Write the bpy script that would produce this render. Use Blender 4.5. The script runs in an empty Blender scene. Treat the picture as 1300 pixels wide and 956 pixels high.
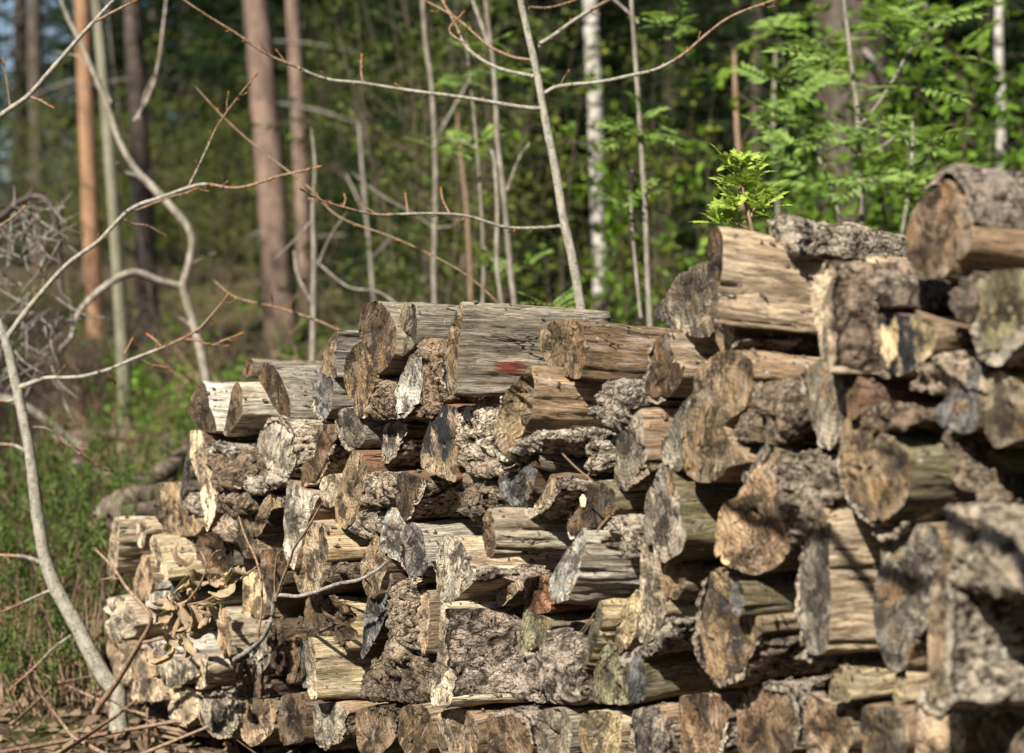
import bpy, math, random
import numpy as np
from mathutils import Vector, Matrix
from mathutils.geometry import delaunay_2d_cdt

scene = bpy.context.scene
COL = scene.collection
R = random.Random(11)

# ------------------------------------------------------------------ camera
CAM_H = 1.05
FOCAL = 60.0
KPX = 1300.0 * FOCAL / 36.0            # photo pixels per unit of tangent
PITCH = math.atan((478.0 - 400.0) / KPX)
cam_data = bpy.data.cameras.new("camera")
cam = bpy.data.objects.new("camera", cam_data)
COL.objects.link(cam)
cam.location = (0, 0, CAM_H)
cam.rotation_euler = (math.pi / 2 - PITCH, 0, 0)
cam_data.lens = FOCAL
cam_data.sensor_width = 36.0
cam_data.clip_start = 0.05
cam_data.clip_end = 800.0
cam_data.dof.use_dof = True
cam_data.dof.focus_distance = 3.3
cam_data.dof.aperture_fstop = 3.1
cam_data.dof.aperture_blades = 0
scene.camera = cam

# ------------------------------------------------------------------ sky, sun, exposure
SUN_EL = math.radians(42)
sun_h = Vector((-0.47, -0.88, 0)).normalized()
TO_SUN = Vector((sun_h.x * math.cos(SUN_EL), sun_h.y * math.cos(SUN_EL), math.sin(SUN_EL)))
world = bpy.data.worlds.new("World")
scene.world = world
world.use_nodes = True
wn = world.node_tree
bg = wn.nodes["Background"]
sky = wn.nodes.new("ShaderNodeTexSky")
sky.sky_type = 'NISHITA'
sky.sun_disc = False
sky.sun_elevation = SUN_EL
sky.sun_rotation = math.atan2(TO_SUN.x, TO_SUN.y)
wn.links.new(sky.outputs[0], bg.inputs[0])
bg.inputs[1].default_value = 0.05
sun_data = bpy.data.lights.new("sun", 'SUN')
sun_data.energy = 5.0
sun_data.angle = math.radians(0.55)
sun_data.color = (1.0, 0.935, 0.83)
sun = bpy.data.objects.new("sun", sun_data)
COL.objects.link(sun)
sun.location = TO_SUN * 60
sun.rotation_euler = TO_SUN.to_track_quat('Z', 'Y').to_euler()
scene.view_settings.view_transform = 'Standard'
scene.view_settings.look = 'None'
scene.view_settings.exposure = 1.46
scene.view_settings.gamma = 1.0
scene.cycles.max_bounces = 5
scene.cycles.diffuse_bounces = 2

# ------------------------------------------------------------------ helpers
CAMP = Vector((0, 0, CAM_H))
FWD = Vector((0, math.cos(PITCH), -math.sin(PITCH)))
UPV = Vector((0, math.sin(PITCH), math.cos(PITCH)))

def ray(px, py):
    """direction from the lens through a photo pixel, unit depth"""
    return Vector((1, 0, 0)) * ((px - 650.0) / KPX) + UPV * ((478.0 - py) / KPX) + FWD

def at(px, py, d):
    """the point at depth d seen at a photo pixel"""
    return CAMP + ray(px, py) * d

def hit(px, py, p, n):
    r = ray(px, py)
    return CAMP + r * ((p - CAMP).dot(n) / r.dot(n))

def lerp(a, b, t): return a + (b - a) * t
def sstep(a, b, x):
    t = np.clip((x - a) / (b - a), 0, 1)
    return t * t * (3 - 2 * t)

def _hash(ix, iy, iz, seed):
    h = (ix * 374761393 + iy * 668265263 + iz * 2147483647 + seed * 974711) & 0xFFFFFFFF
    h = ((h ^ (h >> 13)) * 1274126177) & 0xFFFFFFFF
    h = ((h ^ (h >> 16)) * 2246822519) & 0xFFFFFFFF
    h = h ^ (h >> 15)
    return (h & 0xFFFFFF) / float(0xFFFFFF)

def vnoise(x, y, z, seed=0):
    x, y, z = np.broadcast_arrays(np.asarray(x, float), np.asarray(y, float), np.asarray(z, float))
    ix, iy, iz = np.floor(x).astype(np.int64), np.floor(y).astype(np.int64), np.floor(z).astype(np.int64)
    fx, fy, fz = x - ix, y - iy, z - iz
    fx, fy, fz = fx*fx*(3-2*fx), fy*fy*(3-2*fy), fz*fz*(3-2*fz)
    o = 0
    for dx in (0, 1):
        for dy in (0, 1):
            for dz in (0, 1):
                w = (fx if dx else 1-fx) * (fy if dy else 1-fy) * (fz if dz else 1-fz)
                o = o + w * _hash(ix+dx, iy+dy, iz+dz, seed)
    return o * 2 - 1

def fbm(x, y, z, seed=0, octs=4, gain=.5):
    o, a, f = 0, 1.0, 1.0
    for k in range(octs):
        o = o + a * vnoise(x*f, y*f, z*f, seed + k*17)
        a *= gain; f *= 2.03
    return o

def worley(x, y, seed=0):
    """distance to the nearest cell border (f2 - f1) and the cell's own random value"""
    ix, iy = np.floor(x).astype(np.int64), np.floor(y).astype(np.int64)
    f1 = np.full(x.shape, 9.0); f2 = np.full(x.shape, 9.0); cid = np.zeros(x.shape)
    for dx in (-1, 0, 1):
        for dy in (-1, 0, 1):
            cx, cy = ix+dx, iy+dy
            px = cx + .12 + .76*_hash(cx, cy, cx*0+1, seed)
            py = cy + .12 + .76*_hash(cx, cy, cx*0+2, seed)
            d = np.hypot(px-x, py-y)
            rv = _hash(cx, cy, cx*0+3, seed)
            near = d < f1
            f2 = np.where(near, f1, np.minimum(f2, d))
            cid = np.where(near, rv, cid)
            f1 = np.where(near, d, f1)
    return f2 - f1, cid

def mesh_from(name, verts, faces, mats=(), mat_idx=None, smooth=True, attr=None):
    me = bpy.data.meshes.new(name)
    me.from_pydata([tuple(v) for v in verts], [], faces)
    for m in mats: me.materials.append(m)
    if mat_idx is not None: me.polygons.foreach_set("material_index", np.asarray(mat_idx, np.int32))
    if smooth: me.polygons.foreach_set("use_smooth", np.ones(len(faces), bool))
    if attr:
        for k, v in attr.items():
            a = me.attributes.new(k, 'FLOAT', 'POINT')
            a.data.foreach_set("value", np.asarray(v, np.float32))
    me.update()
    return me

def obj(name, me, parent=None, loc=None):
    o = bpy.data.objects.new(name, me)
    COL.objects.link(o)
    if parent is not None: o.parent = parent
    if loc is not None: o.location = loc
    return o

def tag(o, label, cat, group=None, kind=None):
    o["label"] = label; o["category"] = cat
    if group: o["group"] = group
    if kind: o["kind"] = kind
    return o

def empty(name, loc, label, cat, group=None):
    o = bpy.data.objects.new(name, None)
    COL.objects.link(o); o.location = loc
    o.empty_display_size = .1
    return tag(o, label, cat, group)

class MB:
    """collects quads / triangles / tubes for one mesh"""
    def __init__(s): s.v = []; s.f = []; s.mi = []
    def quad(s, a, b, c, d, m=0):
        n = len(s.v); s.v += [a, b, c, d]; s.f.append((n, n+1, n+2, n+3)); s.mi.append(m)
    def tri(s, a, b, c, m=0):
        n = len(s.v); s.v += [a, b, c]; s.f.append((n, n+1, n+2)); s.mi.append(m)
    def tube(s, pts, rad, seg=6, m=0, rough=0.0, cap=True):
        pts = [Vector(p) for p in pts]
        n0 = len(s.v); k = len(pts)
        for i, p in enumerate(pts):
            t = (pts[min(i+1, k-1)] - pts[max(i-1, 0)])
            t = t.normalized() if t.length > 1e-9 else Vector((0, 0, 1))
            up = Vector((0, 0, 1)) if abs(t.z) < .9 else Vector((1, 0, 0))
            a = t.cross(up).normalized(); b = t.cross(a)
            for j in range(seg):
                an = 2*math.pi*j/seg
                r = rad[i] * (1 + (rough*R.uniform(-1, 1) if rough else 0))
                s.v.append(p + (a*math.cos(an) + b*math.sin(an))*r)
        for i in range(k-1):
            for j in range(seg):
                j2 = (j+1) % seg
                s.f.append((n0+i*seg+j, n0+i*seg+j2, n0+(i+1)*seg+j2, n0+(i+1)*seg+j)); s.mi.append(m)
        if cap:
            s.f.append(tuple(n0+j for j in range(seg))); s.mi.append(m)
            s.f.append(tuple(n0+(k-1)*seg+j for j in reversed(range(seg)))); s.mi.append(m)
    def mesh(s, name, mats, smooth=True):
        return mesh_from(name, s.v, s.f, mats, s.mi, smooth)

def spline(pts, n=6):
    """Catmull-Rom through points (any dimension as tuples)"""
    P = [Vector(p) for p in pts]
    if len(P) < 3:
        return [P[0].lerp(P[1], i/n) for i in range(n+1)]
    out = []
    for i in range(len(P)-1):
        p0 = P[i-1] if i else P[0]*2-P[1]
        p1, p2 = P[i], P[i+1]
        p3 = P[i+2] if i+2 < len(P) else P[i+1]*2-P[i]
        for k in range(n):
            t = k/n
            out.append(.5*((2*p1) + (p2-p0)*t + (2*p0-5*p1+4*p2-p3)*t*t + (3*p1-p0-3*p2+p3)*t**3))
    out.append(P[-1])
    return out

# ------------------------------------------------------------------ materials
class NT:
    def __init__(s, name):
        s.m = bpy.data.materials.new(name); s.m.use_nodes = True
        s.t = s.m.node_tree; s.n = s.t.nodes; s.l = s.t.links
        s.bsdf = s.n["Principled BSDF"]; s.out = s.n["Material Output"]
    def _in(s, sock, v):
        if hasattr(v, "is_output"): s.l.new(v, sock)
        elif isinstance(v, (tuple, list)) and len(v) == 3 and sock.type == 'RGBA': sock.default_value = (*v, 1)
        else: sock.default_value = v
    def node(s, typ, **kw):
        n = s.n.new(typ)
        for k, v in kw.items():
            if hasattr(n, k): setattr(n, k, v)
        return n
    def coord(s): return s.node("ShaderNodeTexCoord").outputs["Object"]
    def rnd(s): return s.node("ShaderNodeObjectInfo").outputs["Random"]
    def prop(s, name, out="Color"):
        n = s.node("ShaderNodeAttribute", attribute_type='OBJECT'); n.attribute_name = name
        return n.outputs[out]
    def vattr(s, name):
        n = s.node("ShaderNodeAttribute", attribute_type='GEOMETRY'); n.attribute_name = name
        return n.outputs["Fac"]
    def map(s, v, scale=(1, 1, 1), rot=(0, 0, 0), loc=(0, 0, 0)):
        n = s.node("ShaderNodeMapping"); s._in(n.inputs[0], v)
        s._in(n.inputs["Location"], loc); s._in(n.inputs["Rotation"], rot); s._in(n.inputs["Scale"], scale)
        return n.outputs[0]
    def math(s, op, a, b=0.0, c=None, clamp=False):
        n = s.node("ShaderNodeMath", operation=op, use_clamp=clamp)
        s._in(n.inputs[0], a); s._in(n.inputs[1], b)
        if c is not None: s._in(n.inputs[2], c)
        return n.outputs[0]
    def vadd(s, a, b):
        n = s.node("ShaderNodeVectorMath", operation='ADD'); s._in(n.inputs[0], a); s._in(n.inputs[1], b)
        return n.outputs[0]
    def noise(s, v, scale=5, detail=4, rough=.55, w=None, dist=0.0):
        n = s.node("ShaderNodeTexNoise", noise_dimensions='4D' if w is not None else '3D')
        s._in(n.inputs["Vector"], v); n.inputs["Scale"].default_value = scale
        n.inputs["Detail"].default_value = detail; n.inputs["Roughness"].default_value = rough
        n.inputs["Distortion"].default_value = dist
        if w is not None: s._in(n.inputs["W"], w)
        return n.outputs["Fac"]
    def voro(s, v, scale=5, feature='F1', out="Distance"):
        n = s.node("ShaderNodeTexVoronoi", feature=feature); s._in(n.inputs["Vector"], v)
        n.inputs["Scale"].default_value = scale
        return n.outputs[out]
    def ramp(s, f, a, b, lo=0.0, hi=1.0):
        n = s.node("ShaderNodeMapRange", interpolation_type='SMOOTHSTEP')
        s._in(n.inputs["Value"], f); n.inputs["From Min"].default_value = a; n.inputs["From Max"].default_value = b
        n.inputs["To Min"].default_value = lo; n.inputs["To Max"].default_value = hi
        return n.outputs[0]
    def mix(s, f, a, b, mode='MIX'):
        n = s.node("ShaderNodeMix", data_type='RGBA', blend_type=mode)
        s._in(n.inputs[0], f); s._in(n.inputs[6], a); s._in(n.inputs[7], b)
        return n.outputs[2]
    def gain(s, col, f):
        """col multiplied by a number"""
        n = s.node("ShaderNodeVectorMath", operation='SCALE'); s._in(n.inputs[0], col); s._in(n.inputs["Scale"], f)
        return n.outputs[0]
    def bump(s, h, strength=.5, dist=.003):
        n = s.node("ShaderNodeBump"); n.inputs["Strength"].default_value = strength
        n.inputs["Distance"].default_value = dist; s._in(n.inputs["Height"], h)
        s.l.new(n.outputs[0], s.bsdf.inputs["Normal"]); return n
    def done(s, col, rough=.85, spec=.2):
        s._in(s.bsdf.inputs["Base Color"], col); s._in(s.bsdf.inputs["Roughness"], rough)
        s.bsdf.inputs["Specular IOR Level"].default_value = spec
        return s.m

def mat_wood_end():
    t = NT("weathered_end_grain")
    co = t.coord(); rnd = t.rnd(); w = t.math('MULTIPLY', rnd, 37.0)
    base = t.prop("end_col")
    sep = t.node("ShaderNodeSeparateXYZ"); t.l.new(co, sep.inputs[0])
    rc = t.node("ShaderNodeCombineXYZ"); t._in(rc.inputs[0], t.math('MULTIPLY_ADD', rnd, 1.3, -0.5))
    rot = t.map(co, rot=rc.outputs[0])
    streak = t.noise(t.map(rot, (1, 110, 16)), 1.0, 6, .7, w)
    streak2 = t.noise(t.map(rot, (1, 300, 45)), 1.0, 4, .65, w)
    blot = t.noise(co, 24, 6, .68, w, .6)
    big = t.noise(co, 9, 4, .6, t.math('ADD', w, 9.0))
    fine = t.noise(co, 380, 4, .7)
    speck = t.noise(co, 130, 4, .7, w)
    r2 = t.math('SQRT', t.math('ADD', t.math('MULTIPLY', sep.outputs[1], sep.outputs[1]), t.math('MULTIPLY', sep.outputs[2], sep.outputs[2])))
    rr = t.math('MULTIPLY_ADD', blot, .010, r2)          # growth rings round the pith (the object's origin)
    ringf = t.ramp(t.math('SINE', t.math('MULTIPLY', rr, 880.0)), -.2, 1.0, 0.0, .55)
    ang = t.math('ARCTAN2', sep.outputs[2], sep.outputs[1])   # drying checks run out from the pith
    cc = t.node("ShaderNodeCombineXYZ")
    t._in(cc.inputs[0], t.math('MULTIPLY', t.math('COSINE', ang), 3.2)); t._in(cc.inputs[1], t.math('MULTIPLY', t.math('SINE', ang), 3.2)); t._in(cc.inputs[2], t.math('MULTIPLY', r2, 5.0))
    cr = t.noise(cc.outputs[0], 2.2, 3, .6, w, .2)
    crack = t.math('MULTIPLY', t.ramp(t.math('ABSOLUTE', t.math('SUBTRACT', cr, .5)), .0, .016, 1.0, 0.0), t.ramp(t.noise(co, 26, 2, .5, w), .42, .52))
    grey = t.mix(.5, t.gain(base, 1.0), (.30, .275, .235))
    c = t.mix(t.ramp(big, .38, .62), t.gain(base, .48), t.gain(base, 1.4))
    c = t.mix(t.ramp(t.noise(co, 15, 5, .62, t.math('ADD', w, 5.9)), .50, .64, 0, .7), c, grey)
    c = t.mix(t.ramp(t.noise(co, 24, 5, .65, t.math('ADD', w, 3.3)), .53, .66, 0, .6), c, (.24, .135, .048))
    c = t.mix(t.ramp(streak, .52, .68, 0, .8), c, t.mix(.35, t.gain(base, 1.9), (.42, .34, .24)))
    c = t.mix(t.ramp(blot, .48, .58, 0, .9), c, t.mix(.55, t.gain(base, .28), (.034, .026, .020)))
    c = t.mix(t.ramp(t.noise(co, 55, 5, .7, t.math('ADD', w, 12.0)), .62, .72, 0, .7), c, (.42, .39, .34))
    c = t.mix(t.math('MULTIPLY', t.ramp(t.math('ADD', r2, t.math('MULTIPLY_ADD', big, .10, -.05)), .018, .042, .75, 0), t.ramp(rnd, .25, .5)), c, t.gain(c, .45))
    c = t.mix(ringf, c, t.gain(c, .5))
    c = t.mix(t.ramp(streak2, .36, .53, .85, 0), c, t.gain(c, .26))
    c = t.mix(t.ramp(speck, .30, .44, .7, 0), c, t.gain(c, .35))
    st = t.math('MULTIPLY', t.prop("stain", "Fac"), t.ramp(t.noise(t.map(rot, (1, 30, 12)), 1.0, 5, .6, w), .50, .55), clamp=True)
    c = t.mix(st, c, (.022, .022, .024))
    c = t.mix(crack, c, (.016, .012, .009))  # cracks painted near black, their deep shadow put into the colour
    h = t.math('ADD', t.math('MULTIPLY', streak2, 1.0), t.math('ADD', t.math('MULTIPLY', speck, .8), t.math('ADD', t.math('MULTIPLY', fine, .4), t.math('MULTIPLY', crack, -2.0))))
    t.bump(h, 1.0, .0045)
    return t.done(c, .9, .1)

def mat_wood_side(name="weathered_split_wood", red=None):
    t = NT(name)
    co = t.coord(); rnd = t.rnd(); w = t.math('MULTIPLY', rnd, 53.0)
    base = t.prop("side_col")
    wob = t.noise(co, 12, 3, .5, w)
    cc = t.node("ShaderNodeCombineXYZ"); t._in(cc.inputs[1], t.math('MULTIPLY_ADD', wob, .012, -.006)); t._in(cc.inputs[2], t.math('MULTIPLY_ADD', wob, .012, -.006))
    cw = t.vadd(co, cc.outputs[0])
    fib = t.noise(t.map(cw, (9, 190, 190)), 1.0, 6, .7, w)
    fine = t.noise(t.map(cw, (26, 520, 520)), 1.0, 4, .7, w)
    lens = t.noise(t.map(cw, (7, 60, 60)), 1.0, 5, .65, w)
    blot = t.noise(t.map(co, (11, 26, 26)), 1.0, 5, .65, t.math('ADD', w, 4.0))
    speck = t.noise(t.map(co, (70, 150, 150)), 1.0, 5, .7, w)
    crk = t.noise(t.map(cw, (4, 60, 60)), 1.0, 2, .5, t.math('ADD', w, 8.0))
    crack = t.math('MULTIPLY', t.ramp(t.math('ABSOLUTE', t.math('SUBTRACT', crk, .5)), 0, .013, 1, 0), t.ramp(t.noise(t.map(co, (7, 16, 16)), 1.0, 2, .5, w), .49, .57))
    c = t.mix(t.ramp(fib, .36, .64), t.gain(base, .45), t.gain(base, 1.3))
    c = t.mix(t.ramp(blot, .48, .62, 0, .6), c, t.mix(.5, t.gain(base, .8), (.21, .115, .055)))
    c = t.mix(t.ramp(lens, .52, .64, 0, .55), c, t.mix(.6, t.gain(base, 1.2), (.40, .38, .34)))
    c = t.mix(t.ramp(t.noise(t.map(cw, (6, 44, 44)), 1.0, 4, .6, t.math('ADD', w, 15.0)), .54, .66, 0, .8), c, t.mix(.5, t.gain(base, .42), (.10, .065, .040)))
    c = t.mix(t.ramp(fine, .37, .52, .85, 0), c, t.gain(c, .27))
    c = t.mix(t.ramp(speck, .56, .68, 0, .75), c, (.085, .066, .050))
    c = t.mix(t.ramp(t.noise(co, 48, 5, .7, t.math('ADD', w, 6.0)), .60, .70, 0, .7), c, (.46, .45, .41))
    if red:
        v = t.map(co, (1/.042, 0, 1/.015), loc=(-red[0]/.042, 0, -red[2]/.015))
        ln = t.node("ShaderNodeVectorMath", operation='LENGTH'); t._in(ln.inputs[0], v)
        d = t.math('ADD', ln.outputs["Value"], t.math('MULTIPLY_ADD', t.noise(t.map(co, (40, 300, 300)), 1.0, 5, .75), 2.4, -1.2))
        c = t.mix(t.math('MULTIPLY', t.ramp(d, .5, 1.0, .95, 0), t.ramp(fib, .30, .42)), c, t.mix(t.ramp(fine, .36, .56), (.07, .028, .02), (.21, .042, .026)))
    c = t.mix(crack, c, (.016, .012, .009))  # side cracks drawn near black, crevice shade carried by the colour
    h = t.math('ADD', t.math('MULTIPLY', fib, .9), t.math('ADD', t.math('MULTIPLY', fine, .8), t.math('ADD', t.math('MULTIPLY', speck, .4), t.math('MULTIPLY', crack, -2.0))))
    t.bump(h, 1.0, .004)
    return t.done(c, .85, .15)

def mat_bark():
    t = NT("rough_bark")
    co = t.coord(); rnd = t.rnd(); w = t.math('MULTIPLY', rnd, 71.0)
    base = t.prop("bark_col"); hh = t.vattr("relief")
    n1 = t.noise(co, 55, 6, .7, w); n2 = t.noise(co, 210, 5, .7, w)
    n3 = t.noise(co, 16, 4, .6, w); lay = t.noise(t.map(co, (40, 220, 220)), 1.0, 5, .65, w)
    c = t.mix(t.ramp(hh, .28, .72), t.mix(.35, (.034, .024, .017), t.gain(base, .24)), t.gain(base, 1.2))  # low relief painted darker: furrow shade put into the bark colour
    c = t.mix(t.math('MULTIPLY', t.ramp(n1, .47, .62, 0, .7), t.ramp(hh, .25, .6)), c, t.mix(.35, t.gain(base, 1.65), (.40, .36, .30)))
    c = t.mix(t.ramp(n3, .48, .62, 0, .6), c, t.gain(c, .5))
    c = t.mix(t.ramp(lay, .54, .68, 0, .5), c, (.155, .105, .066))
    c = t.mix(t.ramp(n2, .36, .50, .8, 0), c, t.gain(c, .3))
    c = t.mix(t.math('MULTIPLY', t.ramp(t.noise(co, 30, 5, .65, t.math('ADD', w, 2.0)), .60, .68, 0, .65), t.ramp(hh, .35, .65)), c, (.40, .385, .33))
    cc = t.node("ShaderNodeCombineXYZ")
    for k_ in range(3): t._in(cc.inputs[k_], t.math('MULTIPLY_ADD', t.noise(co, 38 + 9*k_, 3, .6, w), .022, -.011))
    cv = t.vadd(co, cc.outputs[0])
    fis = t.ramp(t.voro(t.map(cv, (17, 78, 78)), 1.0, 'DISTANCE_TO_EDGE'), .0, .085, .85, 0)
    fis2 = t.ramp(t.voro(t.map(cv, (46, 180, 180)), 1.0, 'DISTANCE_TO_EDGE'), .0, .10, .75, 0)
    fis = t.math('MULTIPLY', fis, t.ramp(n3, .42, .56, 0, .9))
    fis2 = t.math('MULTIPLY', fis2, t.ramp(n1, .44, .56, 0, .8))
    c = t.mix(t.math('MAXIMUM', fis, fis2), c, (.026, .018, .013))  # fissure lines painted near black, crevice shade within the colour
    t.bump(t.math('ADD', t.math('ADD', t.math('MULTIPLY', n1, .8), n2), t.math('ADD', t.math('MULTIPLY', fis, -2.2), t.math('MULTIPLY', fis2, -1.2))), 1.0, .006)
    return t.done(c, .95, .06)

M_END = mat_wood_end()
M_SIDE = mat_wood_side()
M_BARK = mat_bark()

def mat_plain_bark(name, a, b, c3, sc=20, stretch=.25, marks=None):
    """trunk and twig bark: two tones, streaked along z, optional dark marks"""
    t = NT(name); co = t.coord()
    n = t.noise(t.map(co, (1, 1, stretch)), sc, 5, .65)
    n2 = t.noise(co, sc*5, 3, .6)
    c = t.mix(t.ramp(n, .38, .62), a, b)
    c = t.mix(t.ramp(n2, .5, .7, 0, .7), c, c3)
    if marks:
        mk = t.noise(t.map(co, (1, 1, 3.2)), marks[0], 2, .5)
        c = t.mix(t.ramp(mk, marks[1], marks[1]+.06, 0, .9), c, (.03, .026, .022))
    t.bump(t.math('ADD', n, n2), .6, .01)
    return t.done(c, .9, .1)

def mat_leaf(name, a, b, trans=.35, sc=3.0):
    t = NT(name)
    geo = t.node("ShaderNodeNewGeometry")
    rnd = geo.outputs["Random Per Island"]
    n = t.noise(t.coord(), sc, 2, .5)
    f = t.math('ADD', t.math('MULTIPLY', rnd, .75), t.math('MULTIPLY_ADD', n, 1.0, -.4), clamp=True)
    c = t.mix(f, a, b)
    t.done(c, .75, .06 if 'needle' in name else .15)
    tr = t.node("ShaderNodeBsdfTranslucent"); t._in(tr.inputs[0], t.mix(.6, c, t.mix(.5, c, (.30, .42, .02))))
    mx = t.node("ShaderNodeMixShader"); mx.inputs[0].default_value = trans
    t.l.new(t.bsdf.outputs[0], mx.inputs[1]); t.l.new(tr.outputs[0], mx.inputs[2]); t.l.new(mx.outputs[0], t.out.inputs[0])
    return t.m

# ------------------------------------------------------------------ terrain
def ground_z(x, y):
    x = np.asarray(x, float); y = np.asarray(y, float)
    rise = 1.9*sstep(7, 26, y) + 3.0*sstep(24, 90, y)
    return rise*(1 + .12*np.sin(x*.11)) + .035*fbm(x*.9, y*.9, 0, 5, 3)*sstep(1, 6, y) + .012*fbm(x*4, y*4, 0, 8, 3)
def gz(x, y): return float(ground_z(np.array([x]), np.array([y]))[0])
# ------------------------------------------------------------------ the wood pile: building one log
P0 = Vector((0, 3.2, CAM_H))
AX_ANG = math.atan2(.6, .8)            # the logs run into the pile, back and to the right
TONE = dict(D=(.090, .060, .038), B=(.165, .110, .066), T=(.310, .222, .138), P=(.49, .395, .27), W=(.58, .52, .42),
            G=(.255, .217, .165), S=(.130, .125, .115), O=(.218, .156, .090), Y=(.46, .365, .21), M=(.180, .158, .090),
            R=(.23, .115, .066), L=(.385, .350, .285))
BARKTONE = dict(c=(.265, .210, .155), p=(.285, .222, .172), r=(.165, .120, .082), l=(.345, .292, .226), d=(.145, .112, .080))
FACE_YAW = {}

def chaikin(P, F, n):
    for _ in range(n):
        Q, G = [], []
        k = len(P)
        for i in range(k):
            a, b = P[i], P[(i+1) % k]
            Q.append(a*.87 + b*.13); G.append(F[i])
            Q.append(a*.13 + b*.87); G.append(F[i] and F[(i+1) % k])
        P, F = Q, G
    return P, F

def resample(P, F, step):
    out, fl = [], []
    k = len(P)
    for i in range(k):
        a, b = P[i], P[(i+1) % k]
        L = np.linalg.norm(b-a)
        m = max(1, int(round(L/step)))
        for j in range(m):
            out.append(a + (b-a)*(j/m)); fl.append(F[i])
    return np.array(out), np.array(fl, bool)

def normals2(W):
    t = np.roll(W, -1, 0) - np.roll(W, 1, 0)
    t /= np.maximum(np.linalg.norm(t, axis=1, keepdims=True), 1e-9)
    return np.stack([t[:, 1], -t[:, 0]], 1)

def grid_faces(nr, nc, closed, flip=False, off=0):
    F = []
    for i in range(nr-1):
        for j in range(nc if closed else nc-1):
            j2 = (j+1) % nc
            q = (off+i*nc+j, off+(i+1)*nc+j, off+(i+1)*nc+j2, off+i*nc+j2)
            F.append(q[::-1] if flip else q)
    return F

def bark_relief(x, s, seed, style, amp):
    """height of the bark over the log surface (0..1) at length x and girth s"""
    if style == 'p':                      # flaky plates
        b1, c1 = worley(x/.052 + .35*vnoise(x/.03, s/.03, 0, seed), s/.034 + .5*vnoise(x/.03, s/.03, 3, seed), seed)
        b2, c2 = worley(x/.022, s/.014, seed+5)
        h = .35*c1 + .30*np.clip(b1*5, 0, 1) + .22*c2 + .12*fbm(x/.006, s/.006, 0, seed, 3)
    elif style == 'r':                    # crumbled, rotten
        wx = x + .008*fbm(x/.02, s/.02, 0, seed+2, 2); ws = s + .005*fbm(x/.02, s/.02, 5, seed+2, 2)
        b1, c1 = worley(wx/.034, ws/.0085, seed+3)
        b2, c2 = worley(wx/.014, ws/.0045, seed+4)
        h = .34*np.clip(b1*5, 0, 1) + .30*c1 + .20*np.clip(b2*4, 0, 1)*c2 + .16*fbm(x/.012, s/.004, 0, seed+6, 4, .65) + .10
    else:                                 # thick furrowed bark in long plates
        wx = x + .014*fbm(x/.03, s/.03, 0, seed+2, 2); ws = s + .007*fbm(x/.025, s/.025, 5, seed+2, 2)
        b1, c1 = worley(wx/.060, ws/.0125, seed)
        b2, c2 = worley(wx/.022, ws/.0062, seed+9)
        h = .50*np.clip(b1*5.0, 0, 1) + .20*c1 + .14*np.clip(b2*4, 0, 1)*c2 + .14*fbm(x/.016, s/.005, 0, seed, 4) + .08
    return np.clip(h, 0, 1.15)

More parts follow.
